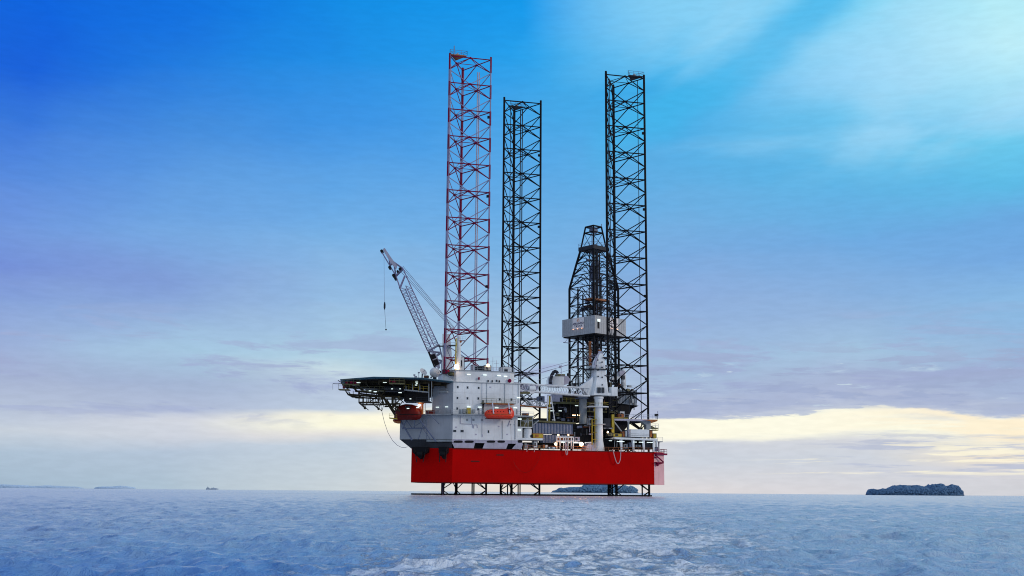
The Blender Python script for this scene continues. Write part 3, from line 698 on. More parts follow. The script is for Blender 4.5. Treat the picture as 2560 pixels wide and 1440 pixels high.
T.add("pole", B().tube(q, Vector((q.x, q.y, top.z)), .75, 10, .55), MT['white'])
T.add("ladder", B().tube(q + Vector((-.9, -.6, 0)), Vector((q.x - .8, q.y - .6, top.z - 1)), .22, 5), MT['yellow'])
q2 = FS.pt(1157, 851, 2.0)
T.add("platform", B().box(Frame(q2, 0), -1.3, 1.0, -1, 1, q2.z - .15, q2.z).rail([q2 + Vector((-1.3, -1, 0)), q2 + Vector((1, -1, 0))], 1, 1, .05), MT['lilac'])
T.add("mast_lamp", B().sphere(FS.pt(1152, 854, 1.5), .35, 8, 6), MT['rust']); T.done()
for i, (x, y) in enumerate(((1141, 917), (1220, 913.5))):
    p_ = FS.pt(x, y, 1.2 if i == 0 else 4.5); T = Thing("flood_lamp", ("bright warm flood lamp at the foot of the red and white leg", "small warm flood lamp on the grey roof unit")[i], "lamp")
    s_ = .72 if i == 0 else .48
    T.add("glowing_lens", B().sphere(p_, s_, 12, 8), MT['warm']); T.add("bracket", B().tube(p_ + Vector((0, .3, -.3)), p_ + Vector((0, .3, -2.2)), .12), MT['dark']); T.done()
b = B().rail([FS.W(ud0, 1.2, zr), FS.W(ud1, 1.2, zr), FS.W(ud1, 17, zr)], 1.2, 1.6, .045)
single("roof_railing", b, MT['grey'], "thin grey railing along the roof edge of the white block", "railing")
for i, (x, h) in enumerate(((1232, 4.2), (1241, 3.2), (1272, 3.5))):
    q = FS.pt(x, 926, 3)
    T = Thing("whip_antenna", ("tallest thin aerial on the roof right of the grey unit", "short thin aerial right beside the tallest aerial", "thin aerial above the low white cabin")[i], "antenna")
    T.add("rod", B().tube(q, q + Vector((0, 0, h)), .06, 5), MT['lilac']); T.add("crossbar", B().tube(q + Vector((-.8, 0, h * .7)), q + Vector((.8, 0, h * .7)), .05, 4), MT['lilac']); T.done()
# satellite dome, dish and aerials on the helideck side
c = FB.pt(1087, 931.5, 4); rd = 1.63
T = Thing("satellite_dome", "round white satellite dome standing at the edge of the flight deck", "satellite dome")
T.add("radome", B().sphere(c, rd, 28, 18), MT['radome'], smooth=True)
T.add("pedestal", B().lathe(c, [(.7, c.z - 2.9), (.55, c.z - 1.5)], 12), MT['dgrey']); T.done()
c = FB.pt(1057, 931, 6)
T = Thing("satellite_dish", "tilted white satellite dish left of the round dome", "satellite dish")
ax = Vector((.55, -.55, .5)).normalized(); x_ = ax.orthogonal().normalized(); y_ = ax.cross(x_); secs = []
for rr, dd in ((.05, 0), (.55, .06), (1.0, .2), (1.32, .4)): secs.append([c + ax * dd + (x_ * math.cos(t * math.pi / 10) + y_ * math.sin(t * math.pi / 10)) * rr for t in range(20)])
T.add("reflector", B().loft(secs), MT['radome'], smooth=True)
T.add("feed_arm", B().tube(c, c + ax * 1.3, .07), MT['grey']); T.add("stand", B().tube(c - ax * .2, c + Vector((-.3, .4, -2.6)), .22, 8), MT['grey']); T.done()
for i, (x, y0) in enumerate(((1036, 936), (1040, 940), (1047, 930), (1078, 942))):
    q = FB.pt(x, 946, 5); t_ = FB.pt(x, y0, 5)
    T = Thing("short_aerial", ("leftmost thin lilac aerial on the flight deck edge", "second thin aerial from the left on the flight deck edge", "tallest thin aerial, just left of the satellite dish", "short aerial between the dish and the round dome")[i], "antenna")
    T.add("rod", B().tube(q, t_, .09, 5), MT['lilac']); T.add("head", B().box(Frame(t_, 0), -.3, .3, -.2, .2, t_.z - .4, t_.z), MT['lilac']); T.done()
boxthing("deck_locker", FB, 1060, 939, 1064, 944, 2, 1.2, 'rust', "left one of two small rust orange boxes below the satellite dish", "locker")
boxthing("deck_locker", FB, 1066, 939, 1069, 944, 2, 1.2, 'rust', "right one of two small rust orange boxes below the satellite dish", "locker")
boxthing("leg_guide", FB, 1106, 924, 1119, 934, -.5, 2, 'redsteel', "red steel block where the left leg chord enters the roof", "leg guide")
boxthing("winch", FB, 1120, 930, 1131, 938, 0, 2, 'olive', "olive winch box at the roof corner under the warm lamp", "winch")
T = Thing("access_stair", "pale sloping stairway from the flight deck up to the wheelhouse roof", "stair")
a, c = FB.pt(1107, 953, -1), FS.pt(1136, 946, .4); a.z = FB.pt(1107, 950, -1).z
T.add("side_panel", B().slab(FB, [(1106, 955), (1106, 932), (1110, 933), (1133, 952), (1133, 957)], .2, .5), MT['white'])
T.add("handrail", B().tube(FB.pt(1107, 931, .1), FB.pt(1132, 949, .1), .1), MT['grey']); T.done()
# ------------------------------------------------------------------ helideck
HC_ = P(992, 953, 361); HR = 17.3; zh = P(1000, 945, 345.5).z
T = Thing("flight_deck", "dark octagonal helicopter deck cantilevered out to the left over the bow", "helicopter deck")
def octa(r, n=8, off=.5): return [Vector((HC_.x + r * math.cos(2 * math.pi * (i + off) / n + .12), HC_.y + r * math.sin(2 * math.pi * (i + off) / n + .12), 0)) for i in range(n)]
T.add("deck_plate", B().prism(octa(HR), zh - .55, zh), MT['dark'])
o1 = octa(HR); o2 = octa(HR + 1.35); b = B()
for i in range(8):
    a, c_, d_, e_ = o1[i], o1[(i + 1) % 8], o2[(i + 1) % 8], o2[i]; zz = Vector((0, 0, zh - .35)); z2 = Vector((0, 0, zh + .05))
    n_ = 7
    for k in range(n_ + 1):
        b.tube(a.lerp(c_, k / n_) + zz, e_.lerp(d_, k / n_) + z2, .07, 4)
    b.tube(e_ + z2, d_ + z2, .08, 4)
    b.add([a + zz, c_ + zz, d_ + z2 - Vector((0, 0, .06)), e_ + z2 - Vector((0, 0, .06))], [(0, 1, 2, 3)])
T.add("safety_net", b, MT['teal'])
b = B()                                                    # deep girders under the plate
for i in range(-4, 5):
    y_ = HC_.y + i * 3.9; hx = math.sqrt(max(0, (HR * .93) ** 2 - (i * 3.9) ** 2))
    if hx > 3: b.box(WORLD, HC_.x - hx, HC_.x + hx, y_ - .12, y_ + .12, zh - 1.35 - .02 * i, zh - .56)
    x_ = HC_.x + i * 3.9
    if hx > 3: b.box(WORLD, x_ - .12, x_ + .12, HC_.y - hx, HC_.y + hx, zh - 1.9, zh - .57)
T.add("girder", b, MT['truss'])
# perimeter walkways and fire-monitor platforms
def gang(x0, y0, x1, y1, Y, dep, m_, lab, rl=True, name="catwalk", hh=1.1):
    a = P(x0, y0, Y); c = P(x1, y1, Y); b = B(); d = Vector((0, dep, 0)); t = Vector((0, 0, .28))
    b.add([a, c, c + d, a + d, a - t, c - t, c + d - t, a + d - t], [(0, 1, 2, 3), (7, 6, 5, 4), (0, 4, 5, 1), (1, 5, 6, 2), (2, 6, 7, 3), (3, 7, 4, 0)])
    i = T.add(name, b, MT[m_], label=lab)
    if rl: T.add("railing", B().rail([a, c], hh, 1.3, .055), MT[m_ if m_ != 'grey' else 'yellow'], parent=i)
    return a, c
gang(846, 972, 873, 973, 347, 3, 'olive', "fire monitor basket at the far left tip of the flight deck", hh=1.6)
gang(855, 960.5, 898, 960.5, 348, 2.5, 'olive', "upper left catwalk", hh=1.4)
gang(973, 957, 1010, 957.5, 343, 2, 'olive', "small platform at mid deck edge with red gear", hh=1.3)
gang(888, 976, 960, 975.5, 350, 3, 'olive', None)
gang(960, 975.5, 1010, 976.5, 351, 3, 'dgrey', None)
gang(1010, 973, 1070, 979, 350, 2.4, 'grey', "pale catwalk with yellow railing", hh=1.5)
gang(1040, 1003, 1078, 1003.5, 351, 4, 'dgrey', None)
gang(973, 1043.5, 992, 1045.5, 352, 2, 'yellow', "little yellow platform poking out under the left lifeboat", hh=1.1)
b = B()
for x, y, w_, h_ in ((859, 968, 5, 6), (867, 957, 6, 5), (878, 956, 7, 6), (888, 957, 5, 5), (984, 954, 7, 4), (974, 953, 3, 4)): b.pbox(WORLD, x - w_ / 2, y - h_ / 2, x + w_ / 2, y + h_ / 2, 348.5 if x < 900 else 343.5, 1.2)
T.add("fire_monitor", b, MT['redsteel'], label="red fire fighting gear along the deck edge")
b = B(); b.path([P(832, 959, 347), P(858, 960, 347)], .08); b.path([P(832, 959, 347), P(832, 974, 347)], .05, 4); b.path([P(845, 951, 352), P(853, 956, 352), P(873, 950, 352)], .12)
T.add("boarding_arm", b, MT['dark'])
# hanging truss under the deck: three parallel planes
S_ = lambda x, y: (820 + x / 10.283, 920 + y / 10.283)
segs = [((430, 550), (510, 680), .2), ((510, 680), (1330, 740), .32), ((600, 705), (800, 715), .25), ((690, 590), (1330, 660), .28), ((370, 440), (620, 460), .2), ((600, 470), (740, 590), .22), ((740, 460), (860, 560), .18),
        ((800, 590), (795, 890), .2), ((910, 740), (910, 890), .17), ((1055, 720), (1040, 890), .15), ((1250, 740), (1090, 860), .15), ((1160, 600), (1150, 740), .2), ((1320, 640), (1300, 900), .25), ((1000, 740), (990, 880), .12), ((1085, 740), (1080, 880), .12), ((1215, 740), (1215, 890), .12),
        ((795, 885), (1310, 890), .3), ((800, 900), (950, 1030), .16), ((910, 900), (950, 1030), .1), ((995, 900), (950, 1030), .1), ((1150, 920), (1300, 1050), .16), ((1250, 900), (1300, 1050), .1), ((1350, 890), (1300, 1050), .12),
        ((1320, 640), (1440, 930), .22), ((1430, 760), (1720, 1210), .34), ((1370, 935), (1850, 920), .3), ((1330, 735), (1860, 740), .3), ((1670, 740), (1660, 1120), .3), ((1640, 740), (1640, 930), .15), ((1700, 930), (1850, 1120), .25), ((1850, 800), (1740, 930), .22), ((1780, 740), (1880, 830), .2), ((1680, 1010), (1800, 1110), .14), ((1690, 1110), (1790, 1000), .14), ((1400, 730), (1400, 930), .12), ((1330, 900), (1250, 760), .15), ((1500, 560), (1330, 740), .2), ((1200, 560), (1330, 740), .2)]
b = B()
for (x0, y0), (x1, y1), r_ in segs:
    for Y, m_ in ((349, .95), (358, .75)):
        if Y > 350 and r_ < .12: continue
        a = P(*S_(x0, y0), 349); c = P(*S_(x1, y1), 349); s = Vector((0, Y - 349, 0)); b.tube(a + s, c + s, r_ * m_, 5)
for x, y in ((510, 680), (795, 890), (1310, 890), (1330, 740), (800, 715), (1060, 730), (1670, 740), (1660, 930)):
    a = P(*S_(x, y), 349); b.tube(a, a + Vector((0, 9, 0)), .18, 5)
for k in range(9):
    a = P(870 + k * 11 + (k % 3) * 2, 977, 350 + k % 3); c = P(870 + k * 11 + (k % 3) * 2, 987 + k * .6, 350 + k % 3); b.tube(a, c, .12, 4)
for x, y in ((950, 1030), (1300, 1050)):
    a = P(*S_(x, y), 349); b.sphere(a, .4, 8, 6)
T.add("support_truss", b, MT['truss'], label="black pipe truss hanging below the deck")
b = B()                                                   # posts between galleries and deck, thick dark mass by the wall
for x in (1015, 1031, 1049.5, 1072, 1079):
    b.tube(P(x, 953, 350), P(x, 1003 if x > 1060 else 975, 350), .12, 5)
T.add("post", b, MT['grey'])
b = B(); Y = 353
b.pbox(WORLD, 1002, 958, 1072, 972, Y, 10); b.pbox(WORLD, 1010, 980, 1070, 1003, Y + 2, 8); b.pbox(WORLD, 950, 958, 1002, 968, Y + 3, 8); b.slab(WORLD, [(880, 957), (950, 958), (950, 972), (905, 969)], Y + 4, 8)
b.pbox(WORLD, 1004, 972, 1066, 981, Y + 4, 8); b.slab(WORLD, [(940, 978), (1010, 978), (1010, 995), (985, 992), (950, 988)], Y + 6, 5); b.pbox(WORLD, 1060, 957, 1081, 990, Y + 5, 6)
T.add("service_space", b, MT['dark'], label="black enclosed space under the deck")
b = B()
for x, y, w_ in ((896, 956.5, 9), (962, 956, 9), (992, 951, 8), (1042, 955, 7), (1043, 959, 6.5), (1040, 962.5, 5), (1020, 1021, 6), (1026, 997, 4), (1044, 1019, 7), (1000, 981.5, 8), (925, 977, 6), (938, 979, 8), (1000, 972, 3), (980, 972, 4)):
    b.pbox(WORLD, x - w_ / 2, y - 1, x + w_ / 2, y + 1, 348.5, .3)
T.add("strip_light", b, MT['fl'], label="white strip lights under the deck")
b = B()                                                   # long raking struts down over the quarters block
for a, c, r_ in (((1000, 1050), (1030, 1100), .3), ((1048, 1048), (1090, 1104), .3), ((1006, 1071), (1062, 1070), .2), ((1016, 1051), (1006, 1072), .18), ((1016, 1051), (1030, 1070), .15), ((1062, 1048), (1046, 1098), .12), ((1036, 1050), (1036, 1072), .1), ((1055, 1068), (1078, 1102), .1), ((1067, 1030), (1067, 1100), .1), ((1074, 1035), (1098, 1060), .12), ((1030, 1070), (1058, 1052), .1)):
    b.tube(FB.pt(*a, -2.2), FB.pt(*c, -1.2), r_, 5)
T.add("raking_strut", b, MT['bluegrey'])
T.done()

# ------------------------------------------------------------------ lifeboats
def section(F, px, yt, yb, hw, w, n=16, flat=.55):
    u, zt = F.hit(px, yt, w); _, zb = F.hit(px, yb, w); zc = (zt + zb) / 2; hz = (zt - zb) / 2; r_ = []
    for k in range(n):
        a = 2 * math.pi * k / n; ca, sa = math.cos(a), math.sin(a)
        e = .75 if sa > 0 else flat
        r_.append(F.W(u, w + hw * math.copysign(abs(ca) ** .7, ca) * (1 if sa > -.5 else .75), zc + hz * math.copysign(abs(sa) ** e, sa)))
    return r_
T = Thing("lifeboat", "bright orange enclosed lifeboat slung against the white wall", "lifeboat", "enclosed lifeboats")
prof = [(1211.5, 1034, 1037, .2), (1213, 1029.5, 1041.5, .9), (1217, 1026, 1045, 1.35), (1224, 1023.6, 1046.2, 1.6), (1240, 1022.6, 1046.6, 1.7), (1258, 1022.4, 1046.8, 1.7), (1266, 1020.8, 1047, 1.65), (1269, 1018.8, 1047, 1.6), (1276, 1018.2, 1047, 1.5), (1280, 1021.5, 1046.5, 1.2), (1283.3, 1027.5, 1043, .8), (1284.3, 1032, 1038, .3)]
wl = -2.6
T.add("hull", B().loft([section(FS, x, a, c, h, wl) for x, a, c, h in prof]), MT['orange'], smooth=True)
b = B()
for yy in (1035, 1037): b.path([FS.pt(x, yy, wl - h - .04) for x, a, c, h in prof[2:-2]], .06, 5)
T.add("fender", b, MT['rust'])
T.add("keel", B().pbox(FS, 1214, 1046.3, 1281, 1048, wl - .3, .6), MT['dred'])
b = B()
for x in (1222, 1229, 1236, 1244, 1251, 1259): b.pbox(FS, x - 1.3, 1028, x + 1.3, 1030.4, wl - 1.64, .12)
T.add("porthole", b, MT['dred'])
T.add("hatch", B().pbox(FS, 1270, 1022, 1277, 1030, wl - 1.62, .1), MT['dred'])
for x in (1232.5, 1273):
    b = B(); b.tube(FS.pt(x - 1.5, 1008, wl - .6), FS.pt(x + 1.5, 1034, wl - 1.85), .2, 6)
    T.add("fall_strap", b, MT['whitesteel'])
T.done()
T = Thing("boat_davit", "rust streaked davit beam over the orange lifeboat", "davit")
T.add("beam", B().tube(FS.pt(1214, 1009, wl), FS.pt(1284, 1011, wl), .18), MT['rust'])
b = B()
for x in (1214, 1231, 1272, 1284): b.tube(FS.pt(x, 1010, wl), FS.pt(x, 1009, .2), .2)
T.add("arm", b, MT['grey']); T.done()
T = Thing("lifeboat", "dark red enclosed lifeboat in the shadow under the flight deck", "lifeboat", "enclosed lifeboats")
prof2 = [(986, 1040, 1052, .4), (989, 1030, 1056, 1.0), (994, 1021, 1055, 1.5), (1002, 1013, 1051, 1.8), (1014, 1010, 1050, 1.9), (1030, 1011, 1050, 1.9), (1042, 1015, 1050, 1.7), (1049, 1022, 1048, 1.2), (1053, 1032, 1043, .5)]
T.add("hull", B().loft([section(FB, x, a, c, h, -3.6) for x, a, c, h in prof2]), MT['dred'], smooth=True)
T.add("rear_pod", B().loft([section(FB, x, a, c, h, -3.4) for x, a, c, h in ((983, 1049, 1053, .3), (987, 1046, 1057, .8), (995, 1047, 1059, .9), (1001, 1052, 1059, .5))]), MT['rust'], smooth=True)
T.add("fender", B().path([FB.pt(x, 1036, -3.6 - h - .05) for x, a, c, h in prof2[1:-1]], .09, 5), MT['dark'])
T.add("canopy_window", B().pbox(FB, 1013, 1015, 1026, 1020, -5.45, .2), MT['glass']); T.done()
T = Thing("boat_davit", "olive grey davit frame lit orange beside the dark red lifeboat", "davit")
b = B(); b.tube(FB.pt(1056, 1006, -3), FB.pt(1056, 1036, -3), .35); b.tube(FB.pt(1046, 1007, -3), FB.pt(1060, 1008, -3), .3); b.tube(FB.pt(1048, 1008, -3), FB.pt(1053, 1033, -3), .25); T.add("frame", b, MT['rust'])
T.add("cable", B().tube(FB.pt(1063, 1008, -3), FB.pt(1063, 1036, -3), .12), MT['grey']); T.done()
T = Thing("flood_lamp", "warm lamp glowing beside the dark red lifeboat", "lamp")
p_ = FB.pt(1048, 1013, -3.4); T.add("glowing_lens", B().sphere(p_, .38, 10, 8), MT['warm']); T.add("bracket", B().tube(p_, p_ + Vector((0, .5, .9)), .08), MT['dark']); T.done()
single("red_bin", B().box(Frame(FB.pt(1073, 1033, -.9), FB.ang), -1, 1.6, -.4, .4, z37, z37 + 1.0).box(Frame(FB.pt(1073, 1033, -.9), FB.ang), -1.05, 1.65, -.45, .45, z37 + 1.0, z37 + 1.1), MT['dred'], "dark red box standing on the bow walkway", "box")

# ------------------------------------------------------------------ boom crane behind the left leg
YC = 386
T = Thing("boom_crane", "lilac white lattice boom crane raised steeply to the left behind the red and white leg", "crane", "deck cranes")
q = lambda x, y, dy=0: P(x, y, YC + dy)
b = B(); base = P(1116, 940, YC)
T.add("pedestal", B().cyl(base, ZT, P(1116, 905, YC).z, 1.9, 20), MT['white'])
T.add("machine_house", B().loft([[q(1106, y0, -2), q(1131 - k * 4, y0, -2), q(1131 - k * 4, y0, 2.5), q(1106 + k * 1, y0, 2.5)] for y0, k in ((925, 0), (880, .5), (835, 1.5))]), MT['white'])
b = B(); b.tube(q(1110, 835, -1), q(1136, 818, 0), .25); b.tube(q(1128, 835, 1), q(1136, 818, 0), .25); b.tube(q(1110, 835, 1), q(1110, 905, 2), .2)
T.add("gantry", b, MT['whitesteel'])
pf = T.add("platform", B().box(Frame(q(1102, 867, -2.5), 0), -1, 2, -1, 1, q(1102, 867).z - .2, q(1102, 867).z).box(Frame(q(1128, 866, -2.5), 0), -2.5, 3, -1.4, .4, q(1128, 866).z - .25, q(1128, 866).z), MT['dgrey'])
T.add("railing", B().rail([q(1100, 867, -3), q(1110, 867, -3)], 1.2, 1.4, .06).rail([q(1121, 866, -3.5), q(1137, 866, -3.5)], 1.3, 1.4, .06), MT['whitesteel'], parent=pf)
# boom: four chords, the two side faces densely laced
Lp = [q(1076, 878, 0), q(1006, 720, -4)]; Rp = [q(1092, 866, 0), q(1021, 716, -4)]
h = Vector((.8, 1.3, 0)); n = 20
b = B()
for P2, sgn in ((Lp, (-1, 1)), (Rp, (-1, 1))):
    for s in sgn: b.tube(P2[0] + h * s, P2[1] + h * s, .17)
for P2 in (Lp, Rp):
    for i in range(n):
        a = P2[0].lerp(P2[1], i / n); m_ = P2[0].lerp(P2[1], (i + .5) / n); e = P2[0].lerp(P2[1], (i + 1) / n); b.tube(a - h, m_ + h, .085, 4); b.tube(m_ + h, e - h, .085, 4)
for s in (-1, 1):
    for i in range(8):
        a = Lp[0].lerp(Lp[1], i / 8) + h * s; c = Rp[0].lerp(Rp[1], (i + .5) / 8) + h * s; e = Lp[0].lerp(Lp[1], (i + 1) / 8) + h * s; b.tube(a, c, .06, 4); b.tube(c, e, .06, 4)
bm_ = T.add("boom", b, MT['lilacsteel'], label="long lattice boom")
T.add("chord_shade", B().tube(Lp[0] - h * 1.04 - Vector((.12, 0, 0)), Lp[1] - h * 1.04 - Vector((.12, 0, 0)), .12), MT['dark'], parent=bm_)  # added dark tube: shadow side of the boom put into colour
b = B(); h = Vector((0, 1.3, 0))
for s in (-1, 1):
    for a, c in (((1070, 878), (1086, 918)), ((1098, 862), (1108, 905)), ((1086, 918), (1102, 930)), ((1070, 878), (1098, 862)), ((1078, 898), (1103, 882)), ((1086, 918), (1107, 902)), ((1070, 878), (1103, 882)), ((1078, 898), (1107, 902))): b.tube(q(*a) + h * s, q(*c) + h * s, .2)
b.slab(Frame((0, YC - 1.5), 0), [(1074, 886), (1088, 880), (1098, 902), (1100, 920), (1096, 922), (1088, 913)], 0, .4)
T.add("boom_foot", b, MT['lilac'], parent=bm_)
b = B(); FY = Frame((0, YC - 1.75), 0)
for pl_q in ([(1076, 888), (1086, 884), (1091, 894), (1082, 898)], [(1082, 901), (1093, 897), (1098, 910), (1088, 915)]): b.slab(FY, pl_q, 0, .2)
b.path([q(1072, 880, -1.6), q(1087, 919, -1.6), q(1103, 931, -1.6)], .3)
T.add("foot_opening", b, MT['dark'], parent=bm_)
b = B()
for s in (-1, 1):
    for a, c in (((1000, 720), (990, 690)), ((1027, 716), (1008, 672)), ((990, 690), (953, 628)), ((1008, 672), (984, 655)), ((984, 655), (960, 622)), ((990, 690), (984, 655)), ((990, 690), (1008, 672)), ((1000, 720), (1012, 690)), ((975, 664), (972, 640)), ((984, 655), (975, 664))): b.tube(q(*a, -4) + h * s * .8, q(*c, -5) + h * s * .5, .19)
T.add("boom_tip", b, MT['lilacsteel'], parent=bm_)
b = B(); b.slab(Frame((0, YC - 6), 0), [(957, 624), (962, 620), (982, 650), (992, 662), (990, 672), (975, 655)], 0, 1.2)
T.add("jib_head", b, MT['lilac'], parent=bm_)
b = B()
for x, y, r_ in ((954, 627, .5), (974, 668, .5), (984, 688, .55), (988, 696, .4), (1000, 672, .5), (994, 678, .4)): a = q(x, y, -6.2); b.tube(a, a + Vector((0, 2.4, 0)), r_, 14)
T.add("sheave", b, MT['dark'], parent=bm_)
b = B()
for dx, dy in ((0, 0), (3, -2), (-4, 3), (-7, 6)): b.tube(q(1004 + dx, 667 + dy, -4), q(1134 + dx * .6, 820 + dy * .6, 0), .085, 4)
T.add("pendant_rope", b, MT['cable'])
b = B(); b.tube(q(960, 632, -5), q(961, 758, -5), .055, 4); T.add("hoist_rope", b, MT['cable'])
b = B(); b.lathe(q(961.5, 765, -5), [(.15, q(961, 755, -5).z), (.32, q(961, 762, -5).z), (.32, q(961, 769, -5).z), (.12, q(961, 774, -5).z)], 10); b.tube(q(961.5, 772, -5), q(965, 824, -5), .06, 4); b.sphere(q(965, 824, -5), .28, 8, 6)
T.add("hook_block", b, MT['dgrey']); T.done()

# ------------------------------------------------------------------ pedestal crane, boom stowed
T = Thing("pedestal_crane", "white pedestal crane at the deck edge, its boom lowered level to the left", "crane", "deck cranes")
wc = 3.0
uc = FS.hit(1497, 1050, wc)[0]; cc = FS.W(uc, wc, 0)
zq = lambda y: FS.hit(1497, y, wc)[1]
T.add("pedestal", B().lathe(cc, [(1.75, ZT), (1.7, zq(1118)), (1.3, zq(1100)), (1.28, zq(1020)), (1.35, zq(998)), (1.6, zq(996)), (1.6, zq(992))], 28), MT['white'], smooth=True)
T.add("skirt", B().loft([[FS.W(uc - 5, wc - 1.2, ZT), FS.W(uc + .5, wc - 1.2, ZT), FS.W(uc + .5, wc + 3, ZT), FS.W(uc - 5, wc + 3, ZT)], [FS.W(uc - 4.6, wc - 1.1, zq(1117)), FS.W(uc + .5, wc - 1.1, zq(1117)), FS.W(uc + .5, wc + 3, zq(1117)), FS.W(uc - 4.6, wc + 3, zq(1117))], [FS.W(uc - 3.4, wc - .9, zq(1107)), FS.W(uc + .3, wc - .9, zq(1107)), FS.W(uc + .3, wc + 2.6, zq(1107)), FS.W(uc - 3.4, wc + 2.6, zq(1107))]]), MT['lilac'])
T.add("ring_platform", B().lathe(cc + FS.en * 1.0, [(3.6, zq(1018)), (3.6, zq(1016))], 28).lathe(cc, [(1.4, zq(1062)), (2.3, zq(1060.5)), (2.3, zq(1060)), (1.3, zq(1060))], 20), MT['white'])
b = B()
for k in range(24):
    a = 2 * math.pi * k / 24; pz = cc + FS.en * 1.0 + Vector((math.cos(a) * 3.5, math.sin(a) * 3.5, zq(1016))); a2 = 2 * math.pi * (k + 1) / 24; pz2 = cc + FS.en * 1.0 + Vector((math.cos(a2) * 3.5, math.sin(a2) * 3.5, zq(1016)))
    b.rail([pz, pz2], 1.2, 5, .05)
T.add("railing", b, MT['yellow'])
b = B()
for s in (-.35, .35): b.tube(FS.W(uc - 1.9, wc - 1.2 + s, ZT + 1), FS.W(uc - 1.9, wc - 1.2 + s, zq(1018)), .1, 4)
for k in range(40): z = ZT + 1 + k * .28; b.tube(FS.W(uc - 1.9, wc - 1.55, z), FS.W(uc - 1.9, wc - .85, z), .07, 4)
for z in (zq(1100), zq(1082), zq(1065), zq(1050)): b.box(FS, uc - 2.9, uc - 1.3, wc - 1.6, wc - .8, z, z + .12)
b.box(FS, uc - 2.9, uc - 2.75, wc - 1.6, wc - .8, ZT + 2, zq(1050)); T.add("ladder", b, MT['yellow'])
def rsec(x0, x1, y, wh): # rectangular tower section
    u0 = FS.hit(x0, y, wc)[0]; u1 = FS.hit(x1, y, wc)[0]; z = FS.hit(1497, y, wc)[1]; ch = min(.5, (u1 - u0) * .2)
    return [FS.W(u0 + ch, wc - wh, z), FS.W(u1 - ch, wc - wh, z), FS.W(u1, wc - wh + ch, z), FS.W(u1, wc + wh, z), FS.W(u0, wc + wh, z), FS.W(u0, wc - wh + ch, z)]
T.add("tower", B().loft([rsec(1475, 1518, 989, 1.9), rsec(1479, 1516, 975, 1.9), rsec(1483, 1514, 950, 1.7), rsec(1483, 1511, 925, 1.5), rsec(1485, 1510, 905, 1.3), rsec(1491, 1508, 892, 1.0), rsec(1497, 1505, 884, .6)]), MT['white'], label="tapering white crane tower")
T.add("shoulder", B().slab(FS, [(1450, 966), (1474, 950), (1484, 940), (1484, 985), (1472, 989), (1460, 975)], wc - 1.0, 2), MT['white'])
b = B(); b.pbox(FS, 1494, 968.5, 1502, 982, wc - 2.25, .33); b.pbox(FS, 1504.5, 968.5, 1511, 982, wc - 2.2, .28)
T.add("cab_window", b, MT['glass'], label="dark green operator cab windows")
b = B()
for x, y in ((1496, 925), (1506, 943), (1496, 941), (1506, 918), (1492, 914), (1506, 962), (1495, 900), (1506, 905)): b.pbox(FS, x - 1.2, y - 1.5, x + 1.2, y + 1.5, wc - 2.0, .5)
T.add("porthole", b, MT['dgrey'])
b = B(); b.pbox(FS, 1474, 921.5, 1520, 923.5, wc - 2.3, 4.4); b.pbox(FS, 1508, 893, 1526, 895, wc - 1.6, 3); b.pbox(FS, 1512, 938, 1524, 940, wc - 1.8, 3)
T.add("tower_platform", b, MT['dgrey'])
T.add("railing", B().rail([FS.pt(1475, 921.5, wc - 2.2), FS.pt(1519, 921.5, wc - 2.2)], 1.1, 1.3, .05), MT['whitesteel'])
T.add("counterweight", B().pbox(FS, 1529, 967.5, 1544, 989.5, wc - 1.2, 2.6).pbox(FS, 1517, 982, 1530, 989, wc - 1.0, 2.2), MT['white'], label="square white counterweight box")
b = B(); zig = [(1489, 918), (1487, 905), (1494, 897), (1491, 890)]
b.path([FS.pt(*z_, wc - 1.75) for z_ in zig], .22); b.path([FS.pt(1494, 892, wc), FS.pt(1500, 880, wc), FS.pt(1508, 888, wc)], .3); b.path([FS.pt(1486, 925, wc - 1.6), FS.pt(1489, 895, wc - 1.6), FS.pt(1499, 880, wc)], .16)
b.box(Frame(FS.pt(1500, 884, wc), 0), -.5, .5, -.5, .5, zq(886), zq(878)); T.add("mast_head", b, MT['lilac'])
# boom
tp = [(1475, 978), (1420, 968.5), (1307, 959), (1253, 958)]; bt = [(1475, 990), (1420, 987), (1307, 977), (1267, 970)]
b = B(); hv = FS.en * 1.1
tpp = [FS.pt(*p_, wc - .2) for p_ in ((1472, 971), (1307, 959.5))]; btt = [FS.pt(*p_, wc - .2) for p_ in ((1472, 990.5), (1307, 977.5))]
for s in (-1, 1):
    b.tube(tpp[0] + hv * s, tpp[1] + hv * s, .2); b.tube(btt[0] + hv * s, btt[1] + hv * s, .22)
    e1 = FS.pt(1253, 958.5, wc - .2); e2 = FS.pt(1262, 969, wc - .2)
    b.tube(tpp[1] + hv * s, e1 + hv * s * .5, .25); b.tube(btt[1] + hv * s, e2 + hv * s * .5, .26); b.tube(e1 + hv * s * .5, e2 + hv * s * .5, .2)
    n_ = 13
    for i in range(n_):
        t0 = tpp[0].lerp(tpp[1], i / n_) + hv * s; t1 = tpp[0].lerp(tpp[1], (i + 1) / n_) + hv * s; m0 = btt[0].lerp(btt[1], (i + .5) / n_) + hv * s
        b.tube(t0, m0, .1, 4); b.tube(m0, t1, .1, 4)
    for i in range(4):
        t0 = tpp[1].lerp(e1, i / 4) + hv * s * .8; m0 = btt[1].lerp(e2, (i + .5) / 4) + hv * s * .8; t1 = tpp[1].lerp(e1, (i + 1) / 4) + hv * s * .8; b.tube(t0, m0, .12, 4); b.tube(m0, t1, .12, 4)
for i in range(14):
    t0 = tpp[0].lerp(tpp[1], i / 14); b.tube(t0 + hv, t0 - hv, .1, 4); t0 = btt[0].lerp(btt[1], i / 14); b.tube(t0 + hv, t0 - hv, .1, 4)
bi = T.add("boom", b, MT['white'], label="level white lattice boom")
